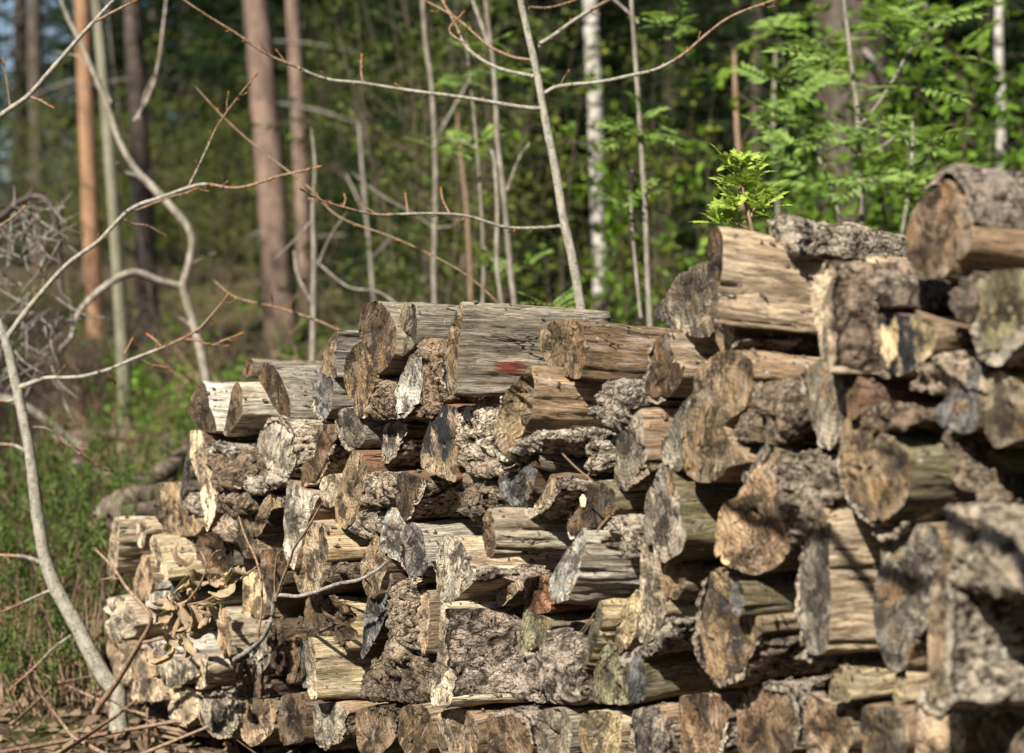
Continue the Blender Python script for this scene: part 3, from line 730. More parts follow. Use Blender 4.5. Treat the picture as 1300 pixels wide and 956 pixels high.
PILE = r"""
# name | label | outline of the sawn end | proud of the face | end tone | side tone | options
# ---- far left, upper
split_log | pale log with a dark brown end, topmost at the pile's far left end | 256,484 261,490 266,516 273,536 274,547 257,548 241,528 238,522 243,507 248,495 | .09 | D | W | L=.35,cracks=3,yaw=-9
split_log | chalk-white split log second from the far left, golden end with a dark crack | 297,488 305,486 308,510 307,528 297,541 288,553 284,548 288,528 292,507 | .11 | O | W | L=.36,yaw=-10
round_log | small log with a brown half-moon end behind the far left grey top log | 318,455 321,459 320,472 319,479* 306,477 311,462 | -.03 | B | G | L=.4,bt=.006
split_log | grey top log at the far left with a dark slanted end and straight cracks | 328,475 334,464 343,463 351,468 357,481 360,492 366,502 368,516 368,530 355,527 346,513 334,492 | .08 | D | G | cracks=4,yaw=-10
round_log | whitish-ended log wrapped in loose bark, under the grey top log at the far left | 327,560 331,547* 338,537* 352,532* 372,545* 372,577* 370,597* 366,605 352,597 331,591 328,575 | .07 | L | T | gap=.006,amp=.012,bcol='l',yaw=-10
split_log | tall pale wedge tapering to a point at the left end of the pile | 241,549 256,549 263,575 271,600 278,622 273,650 267,664 262,674 258,648 254,622 248,600 242,580 | .12 | P | B | checks=3
split_log | thin dark grey sliver at the outermost left edge, beside the pale pointed wedge | 237,572 243,577 241,600 237,620 231,634 228,628 231,600 | .09 | S | G | 
bark_piece | pale loose bark flap under the two white top logs at the far left | 266,568* 280,562* 298,566* 300,576 284,578 268,580 | .07 | T | T | slab=1,L=.16,bark='c',bcol='l'
split_log | rough brown barky log below the pale bark flap on the left | 268,580 284,578 300,574* 318,586* 319,612* 302,622 277,622 | .04 | B | B | bark='r',bcol='r',amp=.013,slab=1,cat="log"
split_log | reddish crumbling bark log to the right of the pointed wedge tip | 277,626* 300,624* 318,636* 318,652 300,653 278,650 | .04 | B | B | bark='r',bcol='r',amp=.012,slab=1,cat="log"
split_log | bark-covered log low on the left, its face crumbled, right above the pale plank | 276,655* 290,653* 301,664* 301,688* 284,690 275,674 | .045 | B | B | bark='c',bcol='c',amp=.013,slab=1,cat="log"
bark_piece | thick pale rough bark plate roofing a dark hollow on the left | 304,620 318,606* 345,600* 362,604* 364,618 340,620 318,628 | .07 | T | T | slab=1,L=.2,bark='c',bcol='l',amp=.011
split_log | hollow tan shell of a log arched over a black gap on the left | 317,680 320,668 326,652 336,633 347,628* 362,631* 362,644 346,646 338,660 332,676 324,682 | .06 | T | D | L=.3,bcol='l'
split_log | flat brown log end standing upright left of the black gap | 301,650 318,652 324,678 329,705 312,708 303,692 | .05 | B | T | 
split_log | broad pale grey-tan log end right of the black gap on the left | 366,606 374,615 381,621 404,630 397,646 387,671 378,705 374,722 364,712 361,695 360,658 363,631 365,612 | .06 | L | T | checks=4
# ---- far left, lower
split_log | big pale split log lying crosswise at the lower left corner of the pile | 143,661 151,657 151,690 146,735 136,731 138,695 | .10 | P | P | yaw=-9,pitch=-1,L=.16,cracks=3
split_log | small pale stub on top of the crosswise log at the lower left corner | 174,659 184,657 186,675 181,697 175,692 | .11 | P | P | yaw=-10,L=.1
split_log | straw-coloured plank-like log with a twig shadow on its side, lower left | 190,692 194,680 199,686 204,700 210,717 214,733 211,738 203,724 196,712 | .15 | P | Y | yaw=-11,pitch=1.5,L=.24,cracks=3
split_log | dark brown rotten log end with a grey top, right of the straw-coloured plank-like log | 250,691 254,679 280,677 297,690 295,720 286,736 264,737 251,712 | .08 | D | G | hollow=.012
split_log | olive-tan upright slab with a white top corner above the lower left corner | 200,614 215,615 214,632 212,645 208,660 208,681 201,684 197,656 195,640 | .06 | T | T | 
split_log | rough tan log with a reddish top, right of the olive-tan slab on the left | 216,614 227,611 229,632 241,645 259,666 248,678 212,681 211,650 | .05 | T | T | bcol='r'
round_log | small rough bark-wrapped log deep between the pointed wedge and the reddish-topped log | 238,630* 250,625* 260,640* 258,652 244,652 | .02 | B | B | amp=.012,slab=1,cat="log"
split_log | narrow tan slab standing below the crosswise pale log | 181,703 190,711 194,735 188,762 174,762 166,755 171,733 | .11 | T | T | 
split_log | white end of a thin board directly under the straw-coloured plank-like log | 192,737 212,737 214,747 193,748 | .10 | W | W | L=.25
split_log | second white board end, just below the first one under the straw-coloured log | 187,754 214,750 219,770 206,773 186,771 | .10 | W | W | L=.25
split_log | small dark grey-brown log end behind the dried leaves | 216,739 228,732 233,755 224,763 217,753 | .05 | S | S | 
split_log | broken pale log end with a splintered lower lip at the lower left | 133,780 140,760 155,757 170,770 174,795 160,812 146,815 137,800 | .12 | P | P | ragged=1
split_log | weathered upright slab at the very bottom left beside the sapling | 124,838 136,802 141,816 150,819 153,858 142,866 122,860 | .13 | T | T | 
split_log | narrow pale log end next to the very bottom left slab | 153,818 164,813 167,830 166,866 153,868 | .12 | P | T | 
round_log | pinkish bark-covered log at the bottom left below the broken pale end | 168,828* 178,818* 192,820* 203,835* 201,856 186,861 170,857 | .09 | T | T | bark='p',bcol='p'
split_log | flat pale log end below the pinkish bark-covered log | 166,862 190,860 203,864 205,890 168,890 | .10 | P | P | 
split_log | white slab standing right below the dried leaf bunch | 192,812 206,808 212,828 211,850 207,868 200,846 | .10 | W | W | 
split_log | squat pale log end at the bottom, right of the white slab | 210,842 226,836 246,842 248,866 212,872 | .10 | P | P | 
split_log | pale log with its long striped side showing, bottom of the pile below the curved stick | 256,834 262,831 265,848 259,874 249,874 251,850 | .12 | P | P | yaw=-9,L=.25
split_log | log with grey-brown end and straw side between dried leaves and curved stick | 276,776 288,771 295,790 293,832 283,835 277,815 | .11 | T | P | L=.3
split_log | yellowish rounded log end behind the forked twigs on the left | 310,732 319,724 330,728 337,745 338,764 336,784 322,783 308,778 309,756 | .11 | Y | O | 
split_log | brown grainy log end crossed by the forked twigs | 331,700 346,697 362,696 364,720 358,748 346,768 338,750 332,728 | .055 | B | B | 
split_log | small whitish wedge below the curved stick | 316,820 330,808 340,812 343,840 331,855 322,850 | .10 | L | T | 
split_log | dark brown slab in half shade just right of the curved stick's foot | 339,795 352,785 361,800 362,830 356,858 345,851 341,825 | .09 | D | D | 
round_log | dark bark-covered log at the bottom below the whitish wedge | 300,842* 315,836* 330,855* 345,864 340,885 300,885 | .10 | D | D | bark='r',bcol='r'
split_log | brown upright slab at the bottom left of the yellow-topped log | 366,812 376,806 380,830 378,868 364,868 | .07 | B | B | 
split_log | whitish grey leaning slab against the yellow-topped log | 379,814 386,818 391,846 396,870 385,872 380,840 | .09 | L | L | 
split_log | log with a bright yellow split side at the bottom of the pile | 386,813 397,810 400,835 402,885 392,885 388,845 | .13 | P | Y | L=.3,yaw=-12
split_log | grey-brown upright log end above the yellow-sided log | 388,762 400,750 410,756 410,800 404,812 390,810 387,785 | .065 | B | B | 
split_log | rough brown log end with a pale yellow side and moss, right of the yellow-sided log | 421,775 427,758 447,768 447,800 446,824 432,820 421,805 | .085 | B | Y | ragged=1,hollow=.006,yaw=-10
bark_piece | narrow strip of crumbled bark wedged beside the rough brown end with moss | 411,764* 420,756* 421,812 412,814 | .06 | B | B | slab=1,bark='r',bcol='r',L=.2
split_log | tan log end with clear diagonal saw marks, left of the small orange-sided log | 386,672 396,663 405,668 408,700 411,735 405,752 382,753 373,735 377,705 | .06 | T | T | checks=2
round_log | proud little log with an orange underside on its pale side, left of centre | 405,672 409,668 413,681 417,698 415,711 411,714 407,706 405,692 | .15 | T | Y | yaw=-9,L=.22
bark_piece | dark furrowed bark chunk in the shadow under the little orange-sided log | 412,724* 430,716* 455,718* 458,735 436,742 414,741 | .06 | B | B | slab=1,bark='r',bcol='r',L=.2
split_log | brown crescent-shaped log end with long pale bark rim below the left grey top log | 405,541 427,541 426,560* 419,580* 410,598* 402,614* 384,619 381,605 385,586 398,584 401,565 | .07 | B | O | bcol='c',amp=.010,checks=2
split_log | round grey-brown log end with a bark rim below the golden and dark streaked wedge | 431,520 447,518 459,530 463,545 462,560 455,569* 445,571* 434,560* 429,545* 428,530 | .10 | G | L | bcol='l',amp=.007
split_log | olive-grey half-round log end with furrowed bark, left of the black-stained end | 489,538 504,535 517,537 515,553* 507,572* 496,588* 488,590* 485,568 | .08 | L | B | bcol='c',amp=.010,checks=1
split_log | tall ochre-brown leaf-shaped log end left of the slate-brown half-round | 447,573 460,576 465,590 464,610 461,632 450,660 439,671 430,664 426,646 429,622 437,598 | .12 | O | R | checks=3
round_log | smooth whitish-yellow stub end beside the tall ochre-brown leaf-shaped end | 406,622 409,607 420,603 432,604 429,625 426,640 418,644 410,640 | .11 | P | P | checks=0,L=.25
bark_piece | pale rough bark chunk between the ochre-brown leaf-shaped end and the slate-brown half-round | 464,606* 480,601* 501,608* 502,638 482,644 464,640 | .10 | B | B | slab=1,bark='c',bcol='c',L=.2,amp=.012
round_log | small barky log under the pale rough bark chunk left of centre | 456,650* 474,643* 488,652* 486,672 466,681 450,673 | .06 | B | B | bark='c',bcol='c',amp=.012,slab=1,cat="log"
# ---- centre left
split_log | golden-ended log with a silvery top, left shoulder of the pile's middle | 409,453 417,435 425,422 430,420 428,440 426,462 428,478 421,478 406,471 | .06 | O | L | 
split_log | log with a blue-grey end and greenish side directly under the golden-ended log with silvery top | 398,490 405,472 421,480 422,500 420,520 412,533* 402,528* 397,512* 397,500 | .06 | S | L | bcol='l'
split_log | golden and dark streaked wedge pointing down, left of the tall dark brown end | 439,457 448,442 457,435 466,440 470,458 476,470 478,487* 473,505* 466,527* 457,530 450,520 446,508 438,487 | .11 | O | B | bcol='l',checks=3
split_log | tall dark brown log end with growth rings on top of the pile, left of centre | 455,413 457,401 466,386 480,383 491,393 497,404 502,421 502,447 490,466 478,475 472,455 463,436 457,425 | .09 | D | G | cracks=3,yaw=-8
split_log | mossy grey-olive log end with a white bark rim, right of the tall dark brown end | 509,390 515,385 528,389 529,415 525,440 508,455 488,465* 500,444* 503,420* 506,402* | .09 | M | G | bcol='l',amp=.006,yaw=-8
round_log | furrowed grey bark log under the golden and dark streaked wedge | 478,486* 492,482* 502,500* 502,535 484,532 470,524 | .05 | B | B | bcol='d',slab=1,cat="log"
split_log | half grey half white log end under the mossy grey-olive end | 524,442 538,440 538,465 535,492 530,512* 520,527* 505,530* 496,522 500,505 508,480 516,462 | .11 | L | B | bcol='l',yaw=-6
round_log | crumbling dark bark log with a white patch, left of the red-stained log | 538,441* 552,432* 566,440* 567,470* 566,500 552,530 537,527 541,490 | .05 | B | B | bark='r',bcol='r',amp=.012,res=.85,slab=1,cat="log"
split_log | large weathered grey log marked with red paint on its side, on top of the pile | 585,384 587,395 586,416 583,440 582,462 577,500 569,497* 563,479* 565,456 568,438 571,419 577,400 | .17 | O | G | side_mat='red',cracks=5,bcol='l',L=.30,skew=.0,yaw=-11
split_log | black-stained log end with pale flecks, just below the red-painted log | 549,530 557,518 568,516 577,520 580,537 579,575 578,611 562,606 546,598 535,590 537,562 543,545 | .12 | T | R | stain=1.0,L=.3,checks=3
round_log | pale grey bark log right of the black-stained end | 586,520* 605,518* 630,526* 634,548* 630,578 600,583 584,560 | .03 | B | B | bcol='l',amp=.013,slab=1,cat="log"
bark_piece | layered bark pieces under the pale grey bark log at the centre | 584,574* 600,568* 625,578* 645,588 640,602 600,602 584,592 | .06 | B | B | slab=1,bcol='c',L=.2,amp=.013
split_log | rotten golden log end in a pale bark shell with a pinkish split side | 632,518* 640,500 652,491 664,477 673,466 678,485 676,510 672,530 664,548 656,572 646,585* 634,577* 626,560* 628,536* | .13 | O | T | hollow=.02,bcol='l',cracks=4,amp=.008,L=.34,yaw=-12
split_log | golden-brown log end on top of the pile right of the red-painted log | 688,418 700,409 720,406 737,412 742,426 744,445 742,463 736,480 722,478 706,470 697,462 687,448 | .04 | O | B | cracks=5,L=.40,checks=4,yaw=-11
split_log | dark brown log end with a bark edge under the leaning grey wedge | 846,424 851,427 851,446 858,460 869,464 866,480 848,505* 828,510* 815,501* 814,486* 822,468* 824,450* 833,430 | .07 | D | P | cracks=3,checks=3
split_log | grey angular wedge leaning against the big top log, its end striped dark | 831,397 849,372 863,349 882,337 897,335 902,345 904,372 904,395 902,425 882,427 858,418 840,406 | .05 | G | G | stain=.45,smooth=1,checks=3,L=.3
split_log | long smooth pale log with a dark end resting on top right of the pile's middle | 901,297 907,292 913,291 917,305 918,320 917,345 913,375 907,407 902,405 902,380 898,350 899,320 | .17 | D | P | cracks=5,L=.46,pitch=-6,bend=0,yaw=-13
split_log | tan log end with a strip of bark squeezed under the long smooth pale log | 905,412 918,410 931,413 932,430* 942,430* 928,448 916,449 908,436 | .13 | T | B | L=.35
split_log | big golden U-shaped log end with a grey middle, right of centre | 917,449 938,449 954,462 957,484 951,497 944,520 927,531 918,541 930,562 944,578 946,585 926,589 918,600 898,611 882,607 872,595 868,575 868,545 878,510 884,475 898,462 | .15 | O | T | checks=3,smooth=2,yaw=-8
bark_piece | dark crumbling bark mass in the notch right of the golden U-shaped end | 955,500* 966,488* 1000,490* 1022,500* 1022,540 985,560 945,562 932,545 946,525 | .08 | B | B | slab=1,bark='r',bcol='r',amp=.012,L=.25
split_log | narrow grey-gold log end with a small round hole, left of the golden U-shaped end | 866,515 878,502 878,520 870,560 869,590 860,597 845,587 838,572 848,545 856,530 | .09 | G | B | checks=2
split_log | grey-brown log end with a striated pale side, below the dark end with the bark edge | 814,521 817,541 818,561 820,584* 820,597* 808,610* 798,621 786,620 780,608 782,587 783,561 788,547 798,536 808,525 | .10 | G | T | cracks=5,yaw=-10
bark_piece | lumpy chunk of thick grey bark under the golden-brown top end | 762,498* 770,486* 795,489* 812,500* 815,515* 802,528* 790,544* 766,545* 757,528* | .09 | T | T | slab=1,bark='r',bcol='l',amp=.013,L=.14,res=.85
bark_piece | long crest of curved grey bark at the centre, above the blue-grey wedge end | 641,592* 650,582* 662,566* 676,552* 686,547* 700,548* 700,560 684,566 668,576 652,592 644,597 | .15 | T | T | slab=1,bark='r',bcol='l',amp=.014,L=.16,yaw=-6
bark_piece | broken bark lump at the right end of the grey bark crest | 742,564* 752,559* 766,564* 772,580* 768,598 748,598 | .08 | T | T | slab=1,bark='r',bcol='l',amp=.014,L=.14
split_log | blue-grey wedge-shaped log end with a shaded striped side, centre | 634,608 648,601 664,590 672,588 681,596 678,614 670,632 660,642 650,641 638,630 | .08 | S | D | stain=.4,cracks=5,rough=1.8
wood_splinter | long thin split plank lying under the grey bark crest | 673,579 682,574 690,584 685,594 675,590 | .11 | B | G | yaw=-6,pitch=-9,L=.26
split_log | bark-faced slab with a pale cut edge, right of the blue-grey wedge end | 698,604 704,603* 710,618* 700,640* 682,655* 661,658 676,645 688,628 695,612 | .10 | P | B | bcol='c',amp=.012,yaw=-10
split_log | dark log end with a bright fresh-cut dot, right of centre | 738,625 752,611 766,615 778,624 779,650 762,670 742,668 731,680* 722,682* 718,667* 724,650* 730,637 | .10 | D | M | checks=2,bcol='l',amp=.006
round_log | furrowed bark log right below the dark end with the fresh-cut dot | 764,674* 780,657* 800,655* 815,665* 815,702 792,702 772,692 | .05 | B | B | bcol='c',amp=.013,slab=1,cat="log"
split_log | greenish wedge with a ridge and a cracked pale front, right of centre | 739,668 741,700 734,728 722,757 712,764 701,762 697,748 697,740 704,722 714,705 728,690 | .14 | L | L | cracks=4,rough=1.6,L=.3,yaw=-17
split_log | straw-striped log jutting out with a small brown end, centre of the lower half | 620,646 624,650 627,668 629,683 628,698 623,708 618,706 614,691 611,682 612,662 | .21 | B | P | yaw=-4,pitch=-4,L=.42,cracks=5
bark_piece | crumbled brown bark heap left above the jutting straw-striped log | 590,612* 610,600* 634,612* 642,634* 638,652* 616,648* 604,664* 588,652* | .05 | B | B | slab=1,bark='r',bcol='r',amp=.014,L=.16,res=.8,yaw=-10
split_log | dark slate-brown half-round end with lichen-spotted bark, left of the crumbled heap | 503,604 512,600 528,604 540,609* 540,617* 534,638* 525,654* 515,660 508,653 503,635 | .12 | D | B | bcol='l',amp=.009,stain=.3,cracks=1
split_log | pale blue-grey log end with sharp growth rings, below the dark slate-brown half-round | 487,664 492,649 499,645 509,660 513,668 510,700 509,714 492,706 481,692 | .08 | L | L | checks=4
split_log | tan leaning log end that carries the tip of the curved stick | 461,704 470,688 480,681 484,695 494,708 490,725 482,745 478,760 466,755 459,735 458,718 | .07 | T | T | checks=3
split_log | slate-grey knife-shaped log end pointing down, left of the lower middle | 466,758 478,742 490,730 498,730 497,760 489,784 476,812 461,836 459,828 463,792 | .10 | S | D | checks=4
split_log | grey-brown oval log end with a pale rim beside the pale blue-grey end | 514,670 522,664 534,670 540,690 543,718 536,730* 524,742* 515,730* 511,712* 511,685 | .10 | S | L | bcol='l',amp=.006
round_log | upright-looking furrowed bark log below the grey-brown oval end | 497,745* 512,740* 526,748* 527,790* 527,828 505,840 490,830 492,790 | .05 | B | B | bcol='c',amp=.013,slab=1,cat="log"
split_log | narrow grey-orange log end beside the furrowed bark log in the lower middle | 527,757 535,750 545,752 545,790 541,826 534,829 528,800 | .08 | T | T | 
round_log | dark wide bark log at the bottom left of the large pinkish bark log | 460,862* 480,836* 500,825* 530,829* 550,846* 553,888 462,888 | .085 | B | B | bcol='d',amp=.014,slab=1,cat="log"
split_log | blue-white log end with a pale top side, lower middle of the pile | 563,682 578,682 591,696 596,715 604,735 592,747 582,756 568,764 555,760* 552,735* 553,706 | .12 | L | P | bcol='c',stain=.25,yaw=-8
bark_piece | fibrous pinkish bark sheet right of the blue-white end | 604,722 612,719* 616,728* 614,739 605,741 | .12 | T | T | slab=1,bark='p',bcol='p',yaw=-6,L=.16
wood_splinter | slanted orange-tan split piece below the fibrous bark sheet | 626,767 634,752 646,742 661,737 664,748 650,758 640,769 | .06 | T | O | rough=1.8
round_log | large log in flaky pinkish bark with a pale narrow end, bottom of the lower middle | 560,769 568,768* 571,800* 571,840* 573,892 548,892 549,856 556,830 560,795 | .16 | P | P | bark='p',bcol='p',amp=.009,L=.36,yaw=-12
split_log | reddish-brown block beside the greenish wedge, lower middle | 665,738 672,734 690,732 698,742 703,765 698,777 676,779 666,770 | .06 | R | R | bcol='r'
split_log | olive-yellow wedge end between the two flaky pinkish bark logs | 666,771 676,780 695,786 700,795 688,815 670,828 658,830 654,822 658,805 | .10 | M | M | checks=1
round_log | smaller flaky pinkish bark log at the bottom below the olive-yellow wedge | 654,836 672,829* 690,815* 702,797* 720,804* 738,818* 742,850* 740,890 658,890 | .09 | B | B | bark='p',bcol='p',amp=.009,slab=1,cat="log",yaw=-12
split_log | mossy yellow-green plank standing on its edge right of the greenish wedge | 757,778 763,765 768,780 758,815 743,848 736,842 744,815 | .13 | M | Y | cracks=5,rough=1.7,yaw=-12
split_log | straw-coloured half-round end with ring cracks right of the yellow-green plank | 808,747 797,761 788,778 782,802 781,818 785,831 796,822 806,808 812,780 | .10 | Y | T | checks=3
split_log | olive-grey mossy log end at the bottom right of the yellow-green plank | 757,832 775,815 782,834 797,840 799,868 800,892 752,892 755,850 | .08 | M | M | stain=.3
bark_piece | twisted whitish strip of bark below the straw-coloured half-round end | 784,842 795,826* 815,815* 835,807* 847,785* 853,790 843,812 826,826 806,832 793,848 | .12 | P | P | slab=1,bark='c',bcol='l',L=.1
split_log | log end with a blue-grey face and olive side, bottom under the twisted whitish bark | 800,840 812,826 820,845 818,890 797,890 798,862 | .10 | S | M | 
split_log | tall mossy brown log end peaked at the top, right of the middle | 843,585 852,598 858,620 864,650 871,680 862,700 846,712 834,708 828,690 820,692 817,660 820,630 832,610 | .13 | G | M | checks=2,yaw=-8
split_log | tall pale streaky log end right below the peaked mossy brown one | 814,692 827,695 833,712 836,735 842,757 848,775 838,797 828,809 813,812 810,785 813,740 812,715 | .10 | P | P | checks=4
split_log | small dark golden log end below the branch shadow's left tip | 843,720 858,711 869,722 869,745 857,761 848,757 842,740 | .10 | O | T | stain=.3
split_log | large gold and dark stained log end with furrowed bark on its right, lower right half | 911,722 922,727 928,745 926,770 946,780 968,783 966,803* 955,834* 938,860* 920,868* 902,863* 891,838* 884,805* 889,770* 894,742* 902,728 | .13 | O | T | stain=.6,amp=.012,bcol='c',yaw=-6
split_log | olive split log lying in the notch of the large gold and dark stained end | 928,742 938,737 945,750 944,772 940,782 930,778 925,768 | .17 | S | M | yaw=-4,L=.3
split_log | grey-brown log end with a straw-pale side crossed by the branch shadow | 1036,655 1046,650 1055,668 1053,700 1054,745 1053,820 1038,827 1023,823* 1013,795* 1011,760* 1013,715* 1022,680 | .14 | G | P | cracks=4,bcol='l',amp=.006,stain=.25,yaw=-12
round_log | grey-brown bark log above the straw-pale sided log, right half | 992,585* 1010,577* 1040,580* 1058,600* 1054,640* 1034,656* 1014,688* 1003,690 1000,640 996,610 | .07 | B | B | bcol='c',amp=.013,slab=1,cat="log"
split_log | large tan log end with an orange side strip, left of the grey-brown bark log | 978,563 986,575 993,586 1000,612 1000,640 1003,670 1000,700 985,715 960,728 945,724 925,716 908,702 912,665 920,640 935,634 950,610 964,592 | .10 | T | O | checks=4
split_log | thin split board with a yellow top edge leaning on the large tan end | 972,556 979,555 980,570 962,598 946,614 940,608 952,588 | .15 | G | Y | yaw=-5,L=.18,smooth=1
split_log | grey and tan oval log end with a white bark rim, right half at mid height | 1030,468 1043,457 1049,470 1062,483 1071,495 1075,520 1072,540 1064,558 1052,571* 1040,566* 1030,545* 1021,526* 1020,500* 1024,480 | .13 | G | T | bcol='l',amp=.006
split_log | brown log end with a rusty side behind the grey and tan oval end | 1070,480 1078,466 1088,470 1091,500 1087,528 1078,531 1076,510 1073,495 | .10 | B | R | L=.35
round_log | rough dark bark log in the gap below the log end with black patches | 1088,522* 1100,510* 1140,512* 1162,532* 1150,547 1095,542 | .03 | B | B | bcol='r',bark='r',slab=1,cat="log"
split_log | golden-brown rounded log end with a pale olive top and peeling bark, right half | 1074,532 1088,541 1110,550 1130,560 1148,572 1161,588 1157,607 1150,630 1138,645 1118,662* 1106,668* 1090,652* 1075,634* 1066,615* 1065,590* 1068,565 | .16 | O | M | stain=.35,bcol='l',amp=.007,checks=2,yaw=-8
bark_piece | peeling strip of bark curling under the golden-brown rounded end | 1112,674* 1136,668* 1154,652* 1164,632* 1176,620 1172,640 1160,662 1140,678 1120,682 | .13 | T | T | slab=1,bark='c',bcol='l',L=.14,amp=.008
split_log | broad grey-brown log end half crossed by the branch shadow, lower right | 1121,684 1140,676 1160,671 1186,670 1198,692 1194,725 1185,760 1176,790 1162,815 1150,842 1135,851 1125,839 1118,820 1112,800 1110,770 1113,740 1118,720 | .06 | G | T | checks=3
round_log | huge rough grey bark log with a tan end in the bottom right corner | 1190,727 1202,717* 1209,722* 1211,780* 1209,830* 1215,892* 1180,895 1177,820 1178,775 1182,746 | .25 | T | T | bcol='l',amp=.011,L=.45,bt=.014,yaw=-14
round_log | whitish bark log above the huge one in the bottom right corner | 1206,650* 1225,643* 1260,658* 1292,690* 1305,720* 1305,748 1215,748 1205,715 | .05 | B | B | bcol='l',amp=.014,slab=1,cat="log",yaw=-14
split_log | yellow-green log end with an orange-tinged side at the bottom right | 1137,852 1145,824 1152,836 1151,890 1134,890 | .13 | Y | P | 
split_log | small straw and olive log end at the bottom below the straw-pale sided log | 1056,850 1066,844 1076,861 1080,890 1052,890 | .12 | Y | Y | 
bark_piece | thin dark bark strips under the straw-pale sided log | 1012,834* 1024,827* 1036,832* 1038,843 1016,848 | .11 | B | B | slab=1,bark='c',bcol='c',L=.3,yaw=-5
# ---- top right
round_log | topmost log at the right with bark arched like a hood over its mottled end | 1151,294 1160,267 1168,252 1178,245* 1186,230* 1198,222* 1209,226* 1219,241* 1228,262* 1232,290 1230,318 1208,334 1198,349 1180,351 1163,339 1151,326 | .15 | B | T | gap=.013,bcol='p',amp=.010,bark='c',L=.45,checks=3,yaw=-9
bark_piece | long strip of rough pale bark lying on top behind the long smooth pale log | 977,296 984,279* 996,273* 1008,279* 1014,296* 1016,322 984,322 | .02 | T | T | slab=1,bark='c',bcol='l',L=.36,pitch=-5.5,amp=.009
round_log | whitish narrow-ended log in pale pinkish bark, right of the long smooth pale log | 1045,336* 1054,330* 1060,345* 1058,370* 1055,400* 1058,440* 1054,472 1045,460 1041,425 1033,408 1031,384 1034,361 1040,346 | .20 | P | P | bark='p',bcol='p',amp=.010,L=.42,yaw=-12
split_log | pale log end with bold black patches, right side near the top | 1112,405 1120,397 1130,398 1162,404 1182,412 1187,424 1183,445 1168,458 1154,469 1138,478* 1122,474* 1112,458* 1106,440* 1107,420 | .13 | Y | T | stain=1.0,bcol='l',amp=.010,gap=.006,checks=1
split_log | dark brown log end tucked under the hooded topmost log | 1206,344 1222,341 1238,346 1240,380 1232,408 1215,404 1206,387 | .08 | D | D | 
round_log | large mossy grey log end in a thick pale bark ring at the right edge | 1240,360 1255,347 1290,345 1320,352 1328,400* 1310,427* 1285,447* 1265,460* 1248,455* 1236,440* 1231,420* 1232,385* | .12 | M | G | bcol='l',amp=.010,bt=.016
split_log | dark grey angular end below the thick pale bark ring at the right edge | 1238,464 1253,467 1244,490 1242,527 1236,546 1218,551 1200,546 1183,524 1200,504 1220,487 | .08 | S | B | stain=.3,smooth=1
split_log | rounded end half white half golden at the right edge | 1244,480 1268,472 1295,488 1320,497 1322,545 1292,559 1266,568 1251,554 1244,520 | .10 | P | O | checks=2
bark_piece | big brown curl of bark with pale torn edges at the right edge | 1199,562 1203,547 1211,542* 1217,555* 1217,580* 1228,606* 1250,634* 1246,644 1218,622 1204,602 1199,582 | .10 | P | B | slab=1,bark='c',bcol='r',L=.38,amp=.009
bark_piece | pale bark flap above the log end with bold black patches | 1106,352 1113,345* 1121,360* 1125,386 1115,390 1107,370 | .16 | T | T | slab=1,bark='p',bcol='p',L=.26
bark_piece | rough bark chunk between the black-patched end and the right edge bark ring | 1165,470* 1182,456* 1215,447* 1233,462* 1222,488 1192,500 1166,492 | .05 | T | T | slab=1,bark='c',bcol='c',L=.2,amp=.013
"""
